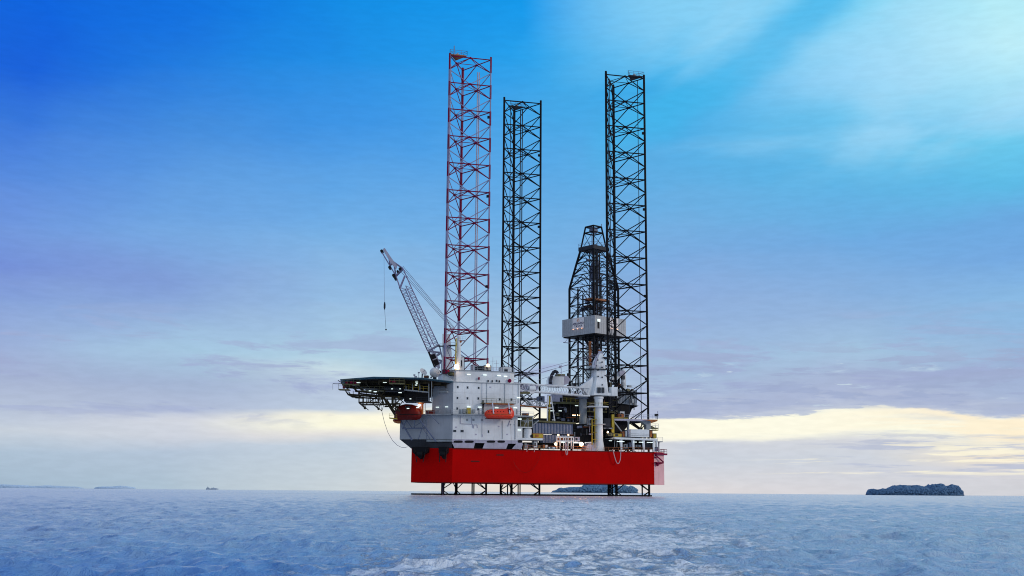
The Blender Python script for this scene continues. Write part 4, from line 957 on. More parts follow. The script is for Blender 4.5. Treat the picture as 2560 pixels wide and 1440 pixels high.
b = B(); b.slab(FS, [(1262, 962), (1307, 961), (1345, 964), (1345, 976), (1307, 976), (1268, 968)], wc + .2, .2)
T.add("web_plate", b, MT['lilac'], parent=bi)
b = B()
wj = wc - 1.6
b.slab(FS, [(1195, 978), (1240, 976), (1262, 977), (1268, 982), (1266, 985), (1256, 981), (1240, 979), (1196, 981)], wj, .8)
jt = T.add("jib_walkway", b, MT['dark'], parent=bi, label="dark walkway along the jib tip")
b = B().rail([FS.pt(1196, 978, wj), FS.pt(1262, 977, wj)], 1.15, .8, .05)
b.path([FS.pt(1196, 969, wj), FS.pt(1224, 966, wj), FS.pt(1253, 958, wj)], .14); b.path([FS.pt(1243, 966, wj), FS.pt(1267, 970, wj), FS.pt(1307, 979, wj)], .18); b.path([FS.pt(1256, 958, wj), FS.pt(1300, 968, wj), FS.pt(1320, 978, wj)], .14)
for x in (1205, 1220, 1235, 1250): b.tube(FS.pt(x, 978, wj), FS.pt(x + 6, 967 - (x - 1205) * .1, wj), .08, 4)
T.add("jib_frame", b, MT['lilac'], parent=bi)
b = B()
for x, y, r_ in ((1196, 969, .55), (1200, 984, .45), (1234, 982, .4), (1241, 981.5, .4), (1268, 984, .6), (1247, 961, .4), (1255, 961, .4)): a = FS.pt(x, y, wj); b.tube(a, a + FS.en * .8, r_, 10)
T.add("sheave", b, MT['dark'], parent=bi)
b = B(); b.slab(FS, [(1290, 980), (1330, 978), (1330, 984), (1292, 984)], wj + .3, 1.5); T.add("hook_cradle", b, MT['olive'], parent=bi)
T.add("hoist_drum", B().pbox(FS, 1325, 968, 1336, 984, wc - 1.4, 1.4).tube(FS.pt(1323, 971, wc - 1.4), FS.pt(1338, 971, wc - 1.4), .8, 12), MT['white'], parent=bi)
b = B(); b.tube(FS.pt(1272, 956, wc), FS.pt(1310, 960, wc), .3)
for x0, y0, x1, y1 in ((1497, 884, 1300, 937), (1495, 888, 1300, 949), (1420, 912.5, 1255, 957.5), (1480, 905, 1344, 951), (1318, 936, 1256, 953)): b.tube(FS.pt(x0, y0, wc), FS.pt(x1, y1, wc), .07, 4)
T.add("pendant_rope", b, MT['cable']); T.done()
# second post
T = Thing("king_post", "blue grey round post with flared foot standing left of the white crane pedestal", "post")
w2 = 9; uc2 = FS.hit(1457.5, 1050, w2)[0]; c2 = FS.W(uc2, w2, 0); z2 = lambda y: FS.hit(1457, y, w2)[1]
T.add("column", B().lathe(c2, [(1.1, z2(1092)), (1.15, z2(1080)), (1.25, z2(1062)), (1.28, z2(1000)), (1.6, z2(990)), (1.6, z2(987))], 22), MT['grey'], smooth=True)
T.add("bracket", B().slab(FS, [(1436, 1085), (1452, 1064), (1452, 1082)], w2 - .3, .6).pbox(FS, 1447, 994, 1471, 996, w2 - 2, 4), MT['bluegrey']); T.done()
# boom rest
T = Thing("boom_rest", "white and yellow A shaped rest standing under the level boom", "crane rest")
wr = 3.2; b = B()
for a, c in (((1369, 988), (1368, 1052)), ((1377, 989), (1387, 1053)), ((1371, 1020), (1382, 1020)), ((1369, 988), (1377, 989)), ((1380, 1050), (1388, 1050))): b.tube(FS.pt(*a, wr), FS.pt(*c, wr), .17)
T.add("white_frame", b, MT['white'])
T.add("yellow_leg", B().tube(FS.pt(1374, 989, wr + 1), FS.pt(1373, 1053, wr + 1), .3), MT['yellow']); T.done()
# ------------------------------------------------------------------ derrick
cD = Vector((29.3, 409.5, 0))
def fd(px, py, w): return FD.hit(px, py, w)
HB = 6.15
zD = lambda y: P(1484, y, 409.5).z
T = Thing("drilling_derrick", "dark steel drilling derrick wrapped by a grey wind wall near the right hand leg", "derrick")
levels = [(1000, HB), (960, HB), (918, HB), (875, HB), (832, HB), (800, HB), (765, HB), (722, HB), (690, HB * .85), (658, HB * .70), (628, HB * .55)]
b = B(); corners = [(-1, -1), (1, -1), (1, 1), (-1, 1)]
pt_ = lambda k, i: FD.W(corners[k][0] * levels[i][1], corners[k][1] * levels[i][1], zD(levels[i][0]))
for k in range(4):
    b = B()
    for i in range(len(levels) - 1): b.tube(pt_(k, i), pt_(k, i + 1), .42, 6)
    T.add("corner_leg", b, MT['leg'])
for k in range(4):
    b = B(); k2 = (k + 1) % 4
    for i in range(1, len(levels)):
        a, c = pt_(k, i), pt_(k2, i); b.tube(a, c, .18, 5); m_ = a.lerp(c, .5)
        d, e = pt_(k, i - 1), pt_(k2, i - 1); b.tube(d, m_, .17, 5); b.tube(e, m_, .17, 5)
        b.tube(d.lerp(a, .5), d.lerp(m_, .5), .1, 4); b.tube(e.lerp(c, .5), e.lerp(m_, .5), .1, 4); b.tube(d, c, .09, 4); b.tube(d.lerp(a, .5), e.lerp(c, .5), .1, 4)
    T.add("side_bracing", b, MT['leg'])
# crown
zc0, zc1 = zD(629), zD(616)
hb = HB * .63
T.add("crown_platform", B().box(FD, -hb, hb, -hb, hb, zc0 + .1, zc0 + .5).box(FD, -hb * .95, hb * .95, -hb * .95, -hb * .9, zc0 + .5, zc1 - .4).box(FD, -hb, -hb * .94, -hb * .9, hb, zc0 + .5, zc1 - .4).box(FD, hb * .9, hb, -hb * .9, hb, zc0 + .5, zc1 - .4), MT['bluegrey'] if 0 else MT['dgrey'], label="dark boxed platform near the top")
T.add("railing", B().rail([FD.W(-hb, hb, zc1 - .4), FD.W(-hb, -hb, zc1 - .4), FD.W(hb, -hb, zc1 - .4), FD.W(hb, hb, zc1 - .4)], 1.2, 1.6, .06), MT['bluegrey'])
b = B(); zt_ = zD(568); ht = HB * .33
for k in range(4):
    a = FD.W(corners[k][0] * HB * .55, corners[k][1] * HB * .55, zc0); c = FD.W(corners[k][0] * ht, corners[k][1] * ht, zt_); b.tube(a, c, .3)
    k2 = (k + 1) % 4; c2_ = FD.W(corners[k2][0] * ht, corners[k2][1] * ht, zt_); b.tube(c, c2_, .3)
    a2_ = FD.W(corners[k2][0] * HB * .55, corners[k2][1] * HB * .55, zc0); b.tube(a.lerp(c, .75), a2_.lerp(c2_, .75), .25); b.tube(a, a2_.lerp(c2_, .75), .12, 4)
T.add("crown_frame", b, MT['leg'])
b = B(); b.tube(FD.W(-ht * .6, 0, zt_ - 1.3), FD.W(ht * .6, 0, zt_ - 1.3), 1.0, 14); b.box(FD, -ht * .9, ht * .9, -.8, .8, zt_ - .5, zt_ - .15); b.tube(FD.W(ht, -ht, zt_ - 1), FD.W(ht, -ht, zt_ + 1.2), .12); b.box(FD, -1.0, -.2, -2, -1.2, zc0 + .6, zc0 + 2.3); b.box(FD, .4, 1.8, -1.5, 0, zc0 + .6, zc0 + 2)
T.add("crown_block", b, MT['bluegrey'])
# wind wall with sign
uw0, _ = 0, 0
hU, hW = 8.0, 8.4
kc = FD.W(-hU + .5, -hW, 0)
FW = Frame((0, 0), 0)
# near corner at px 1487 : solve so that the box straddles the derrick
def nearest(px, d): 
    return P(px, 800, d)
K = P(1487, 800, 398.5); K.z = 0
FK = Frame(K, R(40.7))
zw1, zw0 = FK.W(0, 0, 0).z + P(1487, 787.5, 398.5).z, P(1487, 832, 398.5).z
# left face length and right face length from their outer photo columns
def lenw(px):     # along en
    lo, hi = 0, 40
    for _ in range(40):
        mmid = (lo + hi) / 2; p = K + FK.en * mmid + Vector((0, 0, zw0)); d = p - EYE; x = 1280 + FPX * d.dot(Rv) / d.dot(Fv)
        if x > px: lo = mmid
        else: hi = mmid
    return lo
def lenu(px):
    lo, hi = 0, 40
    for _ in range(40):
        mmid = (lo + hi) / 2; p = K + FK.eu * mmid + Vector((0, 0, zw0)); d = p - EYE; x = 1280 + FPX * d.dot(Rv) / d.dot(Fv)
        if x < px: lo = mmid
        else: hi = mmid
    return lo
LW, LU = lenw(1405.5), lenu(1565)
b = B(); t = .18
b.box(FK, 0, t, t + .01, LW, zw0, zw1); b.box(FK, 0, LU, 0, t, zw0, zw1); b.box(FK, LU - t, LU, t + .01, LW, zw0, zw1); b.box(FK, t + .01, LU - t - .01, LW - t, LW, zw0, zw1)
ww_ = T.add("wind_wall", b, MT['wall'], label="boxy grey wind wall around the derrick")
b = B()                                                   # sheet ribs
for k in range(1, 16): w_ = LW * k / 16; b.box(FK, -.05, -.004, w_ - .05, w_ + .05, zw0 + .1, zw1 - .1)
for k in range(1, 14): u_ = LU * k / 14; b.box(FK, u_ - .05, u_ + .05, -.05, -.004, zw0 + .1, zw1 - .1)
T.add("sheet_rib", b, MT['wall'], parent=ww_)
T.add("floor_underside", B().box(FK, .3, LU - .3, .3, LW - .3, zw0 - .35, zw0 + .1), MT['dark'])
b = B()
zu = zw0 - 3.2
for fu in (.2, .5, .8):
    for fw in (.2, .5, .8): a = FK.W(LU * fu, LW * fw, zw0 - .3); b.tube(a, FK.W(LU * (.5 + (fu - .5) * .5), LW * (.5 + (fw - .5) * .5), zu), .25, 5)
T.add("knee_brace", b, MT['dgrey'])
# window opening with lamp on right face
uo = FK.hit(1496, 805, 0)[0]
zo = lambda y: P(1496, y, 399.5).z
T.add("opening", B().box(FK, uo - .45, uo + .45, -.07, -.004, zo(821), zo(800)), MT['dark'], parent=ww_)
T.add("lamp", B().box(FK, uo - .6, uo + .6, -.35, -.08, zo(804), zo(798)), MT['fl'], parent=ww_)
# sign boards
FKL = Frame(K, R(40.7) + math.pi / 2)      # u runs along en (leftwards from the corner)
def signboard(F_u, ctr, hw_, zlo, zhi, outward, flip):
    """board facing outward; F_u: unit vector to the reader's right"""
    b = B(); r_ = F_u; o_ = outward
    vs = [ctr + r_ * sx * hw_ + o_ * oo + Vector((0, 0, z - ctr.z)) for oo in (.08, .14) for z in (zlo, zhi) for sx in (-1, 1)]
    b.add(vs, [(0, 1, 3, 2), (4, 6, 7, 5), (0, 4, 5, 1), (2, 3, 7, 6), (0, 2, 6, 4), (1, 5, 7, 3)])
    sb = T.add("sign_board", b, MT['sign'], parent=ww_)
    return sb
def text_builder(s, size, ctr, right, out, spacing=1.25):
    cu = bpy.data.curves.new("txt", 'FONT'); cu.body = s; cu.size = size; cu.align_x = 'CENTER'; cu.align_y = 'CENTER'; cu.extrude = .02; cu.space_character = spacing; cu.offset = .02
    o = bpy.data.objects.new("txt", cu); COL.objects.link(o); dg = bpy.context.evaluated_depsgraph_get(); dg.update()
    me = bpy.data.meshes.new_from_object(o.evaluated_get(dg)); up = Vector((0, 0, 1)); b = B()
    b.add([ctr + right * v.co.x + up * v.co.y + out * v.co.z for v in me.vertices], [tuple(p.vertices) for p in me.polygons])
    bpy.data.objects.remove(o); bpy.data.curves.remove(cu); bpy.data.meshes.remove(me); return b
def full_sign(pxa, pxb, face):
    y0, y1 = 793, 818
    if face == 'L':
        def w_at(px): return lenw(px)
        wa, wb = w_at(pxb), w_at(pxa); mid_ = (wa + wb) / 2; hw_ = (wb - wa) / 2; ctr = K + FK.en * mid_; right = -FK.en; out = -FK.eu
    else:
        ua, ub = lenu(pxa), lenu(pxb); mid_ = (ua + ub) / 2; hw_ = (ub - ua) / 2; ctr = K + FK.eu * mid_; right = FK.eu; out = -FK.en
    zh_, zl = zw1 - .15, zw0 + (zw1 - zw0) * .36
    ctr = ctr + Vector((0, 0, (zh_ + zl) / 2)); sb = signboard(right, ctr, hw_, zl, zh_, out, False)
    H_ = zh_ - zl
    T.add("lettering", text_builder("APEXINDO", hw_ * 2 * .165, ctr - Vector((0, 0, H_ * .02)), right, out * 1.0, 1.15), MT['signtext'], parent=sb) if 0 else None
    t1 = text_builder("APEXINDO", hw_ * .36, ctr + out * .17 + Vector((0, 0, -H_ * .03)), right, out, 1.1); t2 = text_builder("TASHA", hw_ * .36, ctr + out * .17 + Vector((0, 0, -H_ * .27)), right, out, 1.35)
    T.add("lettering", t1, MT['signtext'], parent=sb, label="APEXINDO"); T.add("lettering", t2, MT['signtext'], parent=sb, label="TASHA")
    lg = B(); c_ = ctr + out * .17 + Vector((0, 0, H_ * .30)); s_ = hw_ * .22
    for (x0, z0_), (x1, z1_) in (((-1, -.7), (0, 1)), ((1, -.7), (0, 1)), ((-.5, -.75), (.1, .1)), ((-1, -.7), (-.3, -.7)), ((1, -.7), (.3, -.7))):
        lg.tube(c_ + right * x0 * s_ + Vector((0, 0, z0_ * s_)), c_ + right * x1 * s_ + Vector((0, 0, z1_ * s_)), s_ * .13, 4)
    T.add("emblem", lg, MT['logo'], parent=sb)
    for k in range(3):
        p_ = ctr + right * hw_ * (-.75 + .75 * k) + out * .5 + Vector((0, 0, -H_ * .52)); T.add("sign_lamp", B().sphere(p_, .2, 8, 6, (1.3, 1, .8)), MT['sodium'], parent=sb)
full_sign(1432, 1460.5, 'L'); full_sign(1524, 1544, 'R')
# vertical gear in the derrick
b = B()
for u, w, r_, z0_, z1_ in ((-2, -3.6, .42, 990, 640), (-.9, -3.9, .25, 990, 640), (.2, -1, .3, 990, 632), (1.2, -1, .18, 990, 632), (-1, 1, .18, 960, 632), (2.2, 2, .2, 990, 640), (-4.6, 3.4, .3, 990, 722), (3.2, -.5, .25, 900, 690), (-3.5, 2, .3, 990, 740), (4.4, 3.6, .5, 1000, 722)): b.tube(FD.W(u, w, zD(z0_)), FD.W(u, w, zD(z1_)), r_, 7)
T.add("guide_rail", b, MT['dgrey'])
b = B()
for u in (-.6, -.3, 0, .3, .6): b.tube(FD.W(u, .4, zD(800)), FD.W(u, .4, zD(575)), .06, 4)
T.add("drill_line", b, MT['cable'])
b = B(); b.box(FD, -.8, .9, -.4, 1.0, zD(700), zD(672)); b.box(FD, -.5, .6, -.3, .8, zD(745), zD(705)); b.tube(FD.W(-.6, .3, zD(668)), FD.W(.7, .3, zD(668)), .9, 12)
T.add("travelling_block", b, MT['bluegrey'])
T.add("monkey_board", B().box(FD, -HB, HB * .4, -HB * .9, -HB * .2, zD(757), zD(753)).box(FD, -2.5, HB, 0, 3, zD(768), zD(764)), MT['rust'], label="orange brown racking board")
b = B()
for u, w, y in ((-6.5, -2, 757), (-6, 3, 748), (2, -6.5, 725), (5, -5.5, 765), (4.5, -6, 700), (-1, -6.4, 868), (-5.5, -2, 878), (3, -6.2, 865), (5, 2, 745), (5.6, -3, 640 + 60)):
    z = zD(y); b.box(FD, u - 1.2, u + 1.2, w - .6, w + .6, z, z + .2); b.rail([FD.W(u - 1.2, w - .6, z), FD.W(u + 1.2, w - .6, z)], 1.1, 1.2, .05)
T.add("work_platform", b, MT['dgrey'])
T.add("pipe_rack", B().box(FD, -5, -2.6, -1, 3, zD(985), zD(860)) if 0 else (lambda b_: [b_.tube(FD.W(-4.8 + .35 * i, -2 + .35 * j, zD(985)), FD.W(-4.3 + .3 * i, -1.8 + .3 * j, zD(765)), .1, 4) for i in range(7) for j in range(4)] and b_)(B()), MT['dgrey'])
T.add("stand_pipe", B().tube(FD.W(-6.3, -4.4, zD(920)), FD.W(-6.3, -4.4, zD(860)), .5, 8).tube(FD.W(-3.6, -6.2, zD(990)), FD.W(-3.6, -6.2, zD(880)), .55, 8), MT['rust'])
b = B(); b.path([P(1408, 856, 405), P(1425, 858, 405)], .14); b.path([P(1410, 858, 405), P(1420, 846, 405)], .08)
random.seed(21); b2 = B()
for k in range(70):
    y = random.choice((random.uniform(640, 760), random.uniform(740, 785), random.uniform(845, 960))); lim = 4.6 if y > 722 else 2.6
    a = FD.W(random.uniform(-lim, lim), random.uniform(-lim, lim), zD(y))
    if random.random() < .6: b2.tube(a, a - Vector((0, 0, random.uniform(2, 7))), random.uniform(.07, .2), 5)
    else: b2.box(Frame(a, .7), -random.uniform(.4, 1.2), .5, -.5, .5, a.z - random.uniform(.3, 1.4), a.z)
T.add("pipework", b2, MT['bluegrey'])
T.add("davit_arm", b, MT['lilac'])
T.done()
# substructure --------------------------------------------------------
T = Thing("drill_floor", "black drill floor and substructure carrying the derrick", "drill floor")
zf = zD(1000)
b = B(); b.box(FD, -9, 8, -9.5, 9, zD(1012), zD(1000)); b.box(FD, -8, 7, -8, 8, zD(1046), zD(1016))
T.add("floor_box", b, MT['dark'])
b = B()
for u in (-8, -3, 3, 8):
    for w in (-8.5, 8.5): b.tube(FD.W(u, w, ZT), FD.W(u, w, zD(1000)), .4); 
for u in (-8, -3, 3): b.tube(FD.W(u, -8.5, ZT), FD.W(u + 5, -8.5, zD(1010)), .25); b.tube(FD.W(u + 5, -8.5, ZT), FD.W(u, -8.5, zD(1010)), .25)
b.box(FD, -12, 14, -9, -7.8, ZT + 5, ZT + 7.4); b.box(FD, -12, 14, 7.8, 9, ZT + 5, ZT + 7.4)
T.add("skid_frame", b, MT['dark'])
b = B(); 
for w in (-9.4,): b.rail([FD.W(-9, w, zD(1000)), FD.W(8, w, zD(1000))], 1.2, 1.6, .06)
b.rail([FD.W(-9, 9, zD(1000)), FD.W(-9, -9.4, zD(1000))], 1.2, 1.6, .06); T.add("railing", b, MT['yellow'])
random.seed(5)
for m_, n_ in (('dgrey', 26), ('grey', 10), ('olive', 8), ('rust', 5)):
    b = B()
    for k in range(n_):
        x = random.uniform(1420, 1585); y = random.uniform(930, 1000); a = P(x, y, 398 + random.uniform(-1, 1) + abs(x - 1487) * .04)
        if random.random() < .5: b.tube(a, a + Vector((random.uniform(-.6, .6), 0, -random.uniform(2, 6))), random.uniform(.08, .25), 5)
        else: b.box(Frame(a, .5), -random.uniform(.3, 1.1), .4, -.4, .4, a.z - random.uniform(.4, 1.6), a.z)
    T.add("pipework", b, MT[m_])
T.done()
# grey cladded module right of it
wM = 26
T = Thing("clad_module", "grey ribbed cladding box seen through the lower bays of the right hand leg", "module")
T.add("cladding", B().slab(FS, [(1545, 973), (1592, 976), (1592, 1014), (1545, 1008)], wM, 7), MT['grey'])
b = B()
for k in range(12): x = 1548 + k * 4; b.tube(FS.pt(x, 976, wM - .05), FS.pt(x, 1008, wM - .05), .07, 4)
T.add("sheet_rib", b, MT['bluegrey'])
T.add("railing", B().rail([FS.pt(1556, 972, wM), FS.pt(1592, 975, wM)], 1.3, 1.5, .06), MT['grey'])
T.add("underframe", B().slab(FS, [(1520, 1010), (1595, 1015), (1580, 1022), (1570, 1046), (1535, 1040), (1515, 1030)], wM + .5, 5).slab(FS, [(1585, 1013), (1597, 1014), (1590, 1018)], wM - .5, 1), MT['dark']); T.done()
# mud stack / third small crane behind the right leg
T = Thing("deck_crane", "short white crane with a stubby inclined arm behind the right hand leg's lower bays", "crane", "deck cranes")
wE = 30
T.add("post", B().tube(FS.pt(1558, 972, wE), FS.pt(1558, 924, wE), .9, 12), MT['white'])
T.add("arm", B().slab(FS, [(1528, 948), (1541, 936), (1552, 928), (1563, 930), (1560, 942), (1540, 950), (1530, 953)], wE - 1, 1.6), MT['white'])
T.add("cab", B().pbox(FS, 1549, 927, 1562, 939, wE - 1.6, 2), MT['lilac']); T.add("whip", B().tube(FS.pt(1564, 970, wE), FS.pt(1564, 938, wE), .12), MT['dgrey']); T.done()
# ------------------------------------------------------------------ between quarters and cranes
# corrugated blue-grey tank wall
T = Thing("mud_module", "blue grey corrugated module along the deck edge between the quarters and the cranes", "module")
wT = 2.6
def corrug(xa, xb, yt0, yt1, yb0, yb1, n, w):
    b = B(); ring = []
    for i in range(2 * n + 1):
        f = i / (2 * n); x = xa + (xb - xa) * f; off = 0 if (i // 1) % 2 == 0 else .28
        a = FS.pt(x, yt0 + (yt1 - yt0) * f, w + off); c = FS.pt(x, yb0 + (yb1 - yb0) * f, w + off); ring.append((a, c))
    vs = []; fs = []
    for a, c in ring: vs += [a, c]
    m_ = len(ring); back = [ring[-1][0] + FS.en * 3, ring[-1][1] + FS.en * 3, ring[0][0] + FS.en * 3, ring[0][1] + FS.en * 3]
    for i in range(m_ - 1): fs.append((2 * i, 2 * i + 1, 2 * i + 3, 2 * i + 2))
    k = len(vs); vs += back; fs += [(2 * m_ - 2, 2 * m_ - 1, k + 1, k), (k, k + 1, k + 3, k + 2), (k + 2, k + 3, 1, 0)]
    fs.append(tuple([2 * i for i in range(m_)] + [k, k + 2])); fs.append(tuple([2 * i + 1 for i in range(m_)][::-1] + [k + 3, k + 1]))
    return b.add(vs, fs)
T.add("upper_panel", corrug(1333, 1432, 1057, 1060, 1083, 1086, 13, wT), MT['bluegrey'])
T.add("lower_panel", corrug(1358, 1420, 1086.5, 1087, 1107, 1108, 8, wT + .4), MT['bluegrey'])
T.add("top_beam", B().slab(FS, [(1333, 1056), (1346, 1051), (1440, 1056), (1440, 1060), (1346, 1055)], wT - .5, 2), MT['olive'])
T.add("end_brace", B().tube(FS.pt(1333, 1062, wT - .5), FS.pt(1347, 1051, wT - .5), .2), MT['grey']); 
T.add("dark_bay", B().pbox(FS, 1420, 1060, 1478, 1104, wT + 2.5, 3).pbox(FS, 1310, 1108, 1540, 1122, wT + 4, 4), MT['dark']); T.done()
# black open deck storeys behind
T = Thing("machinery_deck", "dark open machinery deck with yellow edge beams behind the A shaped rest", "deck structure")
wB = 9.5
T.add("storey", B().pbox(FS, 1398, 1009, 1450, 1056, wB + 4, 8).pbox(FS, 1345, 1046, 1400, 1056, wB + 2, 6).pbox(FS, 1395, 987, 1447, 1006, wB + 3.2, 6).pbox(FS, 1378, 1010, 1398, 1050, wB + 5, 4).pbox(FS, 1466, 990, 1535, 1100, wB + 3, 7), MT['dark'])
T.add("edge_beam", B().pbox(FS, 1381, 1004, 1450, 1010, wB + 2, 1.0), MT['olive'], label="mustard edge beam")
T.add("edge_beam", B().pbox(FS, 1466, 1028, 1534, 1031, wB, 1.0).pbox(FS, 1448, 1059.5, 1480, 1062, wB, 1.0), MT['olive'])
T.add("railing", B().rail([FS.pt(1381, 1004, wB + 2), FS.pt(1450, 1006, wB + 2)], 1.3, 1.4, .08), MT['yellow'])
T.add("bulkhead", B().pbox(FS, 1381, 986, 1406, 1004, wB + 1.5, 3), MT['lilac'])
T.add("doorway", B().pbox(FS, 1400, 994, 1405, 1004, wB + 1.42, .07), MT['dark'])
b = B()
for x in (1385, 1396, 1410, 1426, 1440): b.tube(FS.pt(x, 1010, wB + 3), FS.pt(x, 1056, wB + 3), .22, 5)
for x, y in ((1393, 1030), (1400, 1042), (1412, 1046), (1420, 1040), (1432, 1044), (1390, 1046)): b.pbox(FS, x - 3, y, x + 3, y + 7, wB + 2.6, 1)
T.add("post", b, MT['dgrey'])
random.seed(9)
for m_, n_ in (('olive', 16), ('grey', 12), ('dgrey', 20), ('rust', 7), ('lilac', 6), ('bluegrey', 10)):
    b = B()
    for k in range(n_):
        zone = random.choice(((1383, 1448, 1012, 1052, wB + 2.6), (1383, 1448, 1012, 1052, wB + 2.6), (1420, 1478, 1062, 1100, 4.2), (1510, 1532, 992, 1095, wB + 1.6), (1466, 1484, 1000, 1060, wB + 1.6)))
        x = random.uniform(zone[0], zone[1]); y = random.uniform(zone[2], zone[3]); a = FS.pt(x, y, zone[4]); q_ = random.random()
        if q_ < .4: b.tube(a, a + Vector((0, 0, -random.uniform(.8, 2.6))), random.uniform(.07, .2), 5)
        elif q_ < .7: b.tube(a, a + FS.eu * random.uniform(1, 3.5), random.uniform(.06, .16), 5)
        else: b.box(Frame(a, PHI), -.1, random.uniform(.4, 1.4), -.3, .3, a.z - random.uniform(.3, 1.2), a.z)
    T.add("pipework", b, MT[m_])
b = B()
for x, y in ((1375, 1027), (1401, 1027), (1442, 1014), (1382, 1027)): b.pbox(FS, x - 3.5, y - 1, x + 3.5, y + 1, wB + 2, .3)
T.add("strip_light", b, MT['fl']); T.done()
b = 0
for i, x in enumerate((1432.5, 1437.5, 1444, 1449)):
    p_ = FS.pt(x, 1038, wB - .4); T = Thing("bulkhead_lamp", "one of a row of four small warm lamps left of the blue grey post", "lamp", "row of four warm bulkhead lamps"); T.add("lens", B().sphere(p_, .17, 8, 6), MT['warm']); T.add("hood", B().box(Frame(p_, PHI), -.3, .3, -.2, .4, p_.z + .25, p_.z + .33), MT['olive']); T.done()
# white vent house behind boom
T = Thing("vent_house", "white deckhouse with a bent exhaust duct above the level boom", "deckhouse")
wV = 14
T.add("house", B().pbox(FS, 1381, 941, 1410, 966, wV, 5), MT['white']); T.add("duct_box", B().slab(FS, [(1400, 938), (1420, 940), (1426, 948), (1420, 960), (1402, 964)], wV + .5, 4), MT['lilac'])
T.add("roof_gear", B().pbox(FS, 1394, 935, 1413, 941, wV + .5, 3), MT['olive'])
b = B(); b.path([FS.pt(x, y, wV - 1) for x, y in ((1377, 966), (1376, 952), (1379, 938), (1385, 929), (1391, 928), (1394, 934))], .55, 7); T.add("duct", b, MT['dgrey'])
b = B(); b.pbox(FS, 1366, 960, 1380, 962, wV - 2, 2); b.rail([FS.pt(1366, 960, wV - 2), FS.pt(1380, 960, wV - 2)], 1.3, 1, .05); b.tube(FS.pt(1403, 938, wV), FS.pt(1403, 912, wV), .1); b.pbox(FS, 1399, 914, 1403, 920, wV, .5)
T.add("mast", b, MT['lilac']); T.done()
# walkway bridge between block and rest
T = Thing("foot_bridge", "rusty footbridge running from above the orange lifeboat to the A shaped rest", "footbridge")
wb = 4.0
T.add("walkway", B().slab(FS, [(1284, 1011), (1372, 1016), (1372, 1020), (1284, 1014)], wb, 2), MT['rust'])
b = B()
for dw in (0, 2):
    t0 = FS.pt(1322, 1002, wb + dw); t1 = FS.pt(1370, 1006, wb + dw); s0 = FS.pt(1312, 1013, wb + dw); s1 = FS.pt(1370, 1017, wb + dw); b.truss(t0, t1, s0, s1, 5, .16, .12)
    b.tube(FS.pt(1290, 975, wb + dw), FS.pt(1330, 1012, wb + dw), .2); b.tube(FS.pt(1318, 985, wb + dw), FS.pt(1352, 1014, wb + dw), .2); b.tube(FS.pt(1305, 985, wb + dw), FS.pt(1318, 1012, wb + dw), .13)
T.add("side_truss", b, MT['grey']); T.done()
boxthing("winch_house", FS, 1349, 991, 1361, 1003, 6, 3, 'bluegrey', "dark blue winch box on the footbridge behind the black leg chord", "winch")
boxthing("orange_crate", FS, 1309, 1033, 1322, 1038, 4, 2, 'rust', "rust orange crate standing on the white ledge right of the orange lifeboat", "crate")
# tiered ledges right of the block
T = Thing("stair_tower", "olive and grey stair tower at the right end of the white quarters", "stair tower")
wS = 1.0
T.add("core", B().pbox(FS, 1301, 1041, 1332, 1067, wS + 2, 3), MT['olive']); T.add("ledge", B().pbox(FS, 1293, 1067, 1331, 1069.5, wS, 4).pbox(FS, 1288, 1095, 1357, 1100, wS - .8, 6), MT['white'], label="white ledge")
T.add("lower_core", B().pbox(FS, 1294, 1070, 1306, 1095, wS + .3, 4), MT['white'])
T.add("dark_void", B().pbox(FS, 1306, 1070, 1333, 1094, wS + 3.5, 2), MT['dark'])
b = B()
for a, c in (((1301, 1041), (1301, 1067)), ((1318, 1046), (1310, 1067)), ((1320, 1046), (1320, 1067)), ((1331, 1042), (1331, 1067)), ((1303, 1052), (1330, 1052))): b.tube(FS.pt(*a, wS), FS.pt(*c, wS), .14)
T.add("frame", b, MT['grey']); T.add("strip_light", B().pbox(FS, 1294, 1074, 1303, 1076, wS - .1, .3).pbox(FS, 1294, 1046, 1304, 1049, wS - .6, .3), MT['fl']); T.add("fixture", B().pbox(FS, 1312, 1051, 1322, 1056, wS + .2, 1), MT['white']); T.done()
T = Thing("white_tank", "cylindrical white tank with a sloping lid on the ledge right of the quarters", "tank")
u, z = FS.hit(1319, 1094, 2.4); c_ = FS.W(u, 2.4, 0); zA = lambda y: FS.hit(1319, y, 2.4)[1]
T.add("shell", B().lathe(c_, [(1.3, zA(1095)), (1.3, zA(1074)), (.9, zA(1070.5))], 18), MT['white'], smooth=True); T.add("door", B().box(Frame(FS.W(u + .9, 1.05, 0), PHI), -.3, .4, -.1, .3, zA(1093), zA(1088)), MT['dark']); T.done()
boxthing("skip", FS, 1333, 1084, 1358, 1094.5, 1.2, 2.5, 'yellow', "yellow skip with a brown end on the white ledge", "skip", trim='rust')
# lamps on the rail
def lamp(x, y, w, r_, label, m_='warm', grp=None, base=1122):
    p_ = FS.pt(x, y, w); T = Thing("deck_lamp", label, "lamp", grp); T.add("lens", B().sphere(p_, r_, 12, 8), MT[m_]); T.add("post", B().tube(p_ + Vector((0, .4, -.2)), Vector((p_.x, p_.y + .4, FS.pt(x, base, w).z)), .09), MT['dark']); T.add("hood", B().box(Frame(p_, PHI), -r_, r_, -.1, r_ + .3, p_.z + r_ + .02, p_.z + r_ + .1), MT['dark']); T.done(); return p_
LP = [lamp(1389, 1110, .6, .42, "warm lamp low at the deck edge, left of the white pipe rack"), lamp(1453.5, 1110.5, .6, .66, "brightest orange lamp at the deck edge beside the crane skirt"), lamp(1396, 1087.5, 1, .26, "small warm lamp on top of the white pipe rack, left one", base=1092), lamp(1421, 1087.5, 1, .22, "small warm lamp on top of the white pipe rack, right one", base=1092), lamp(1519.5, 1080.5, 2, .28, "small lamp in the dark gap right of the crane pedestal", base=1090)]
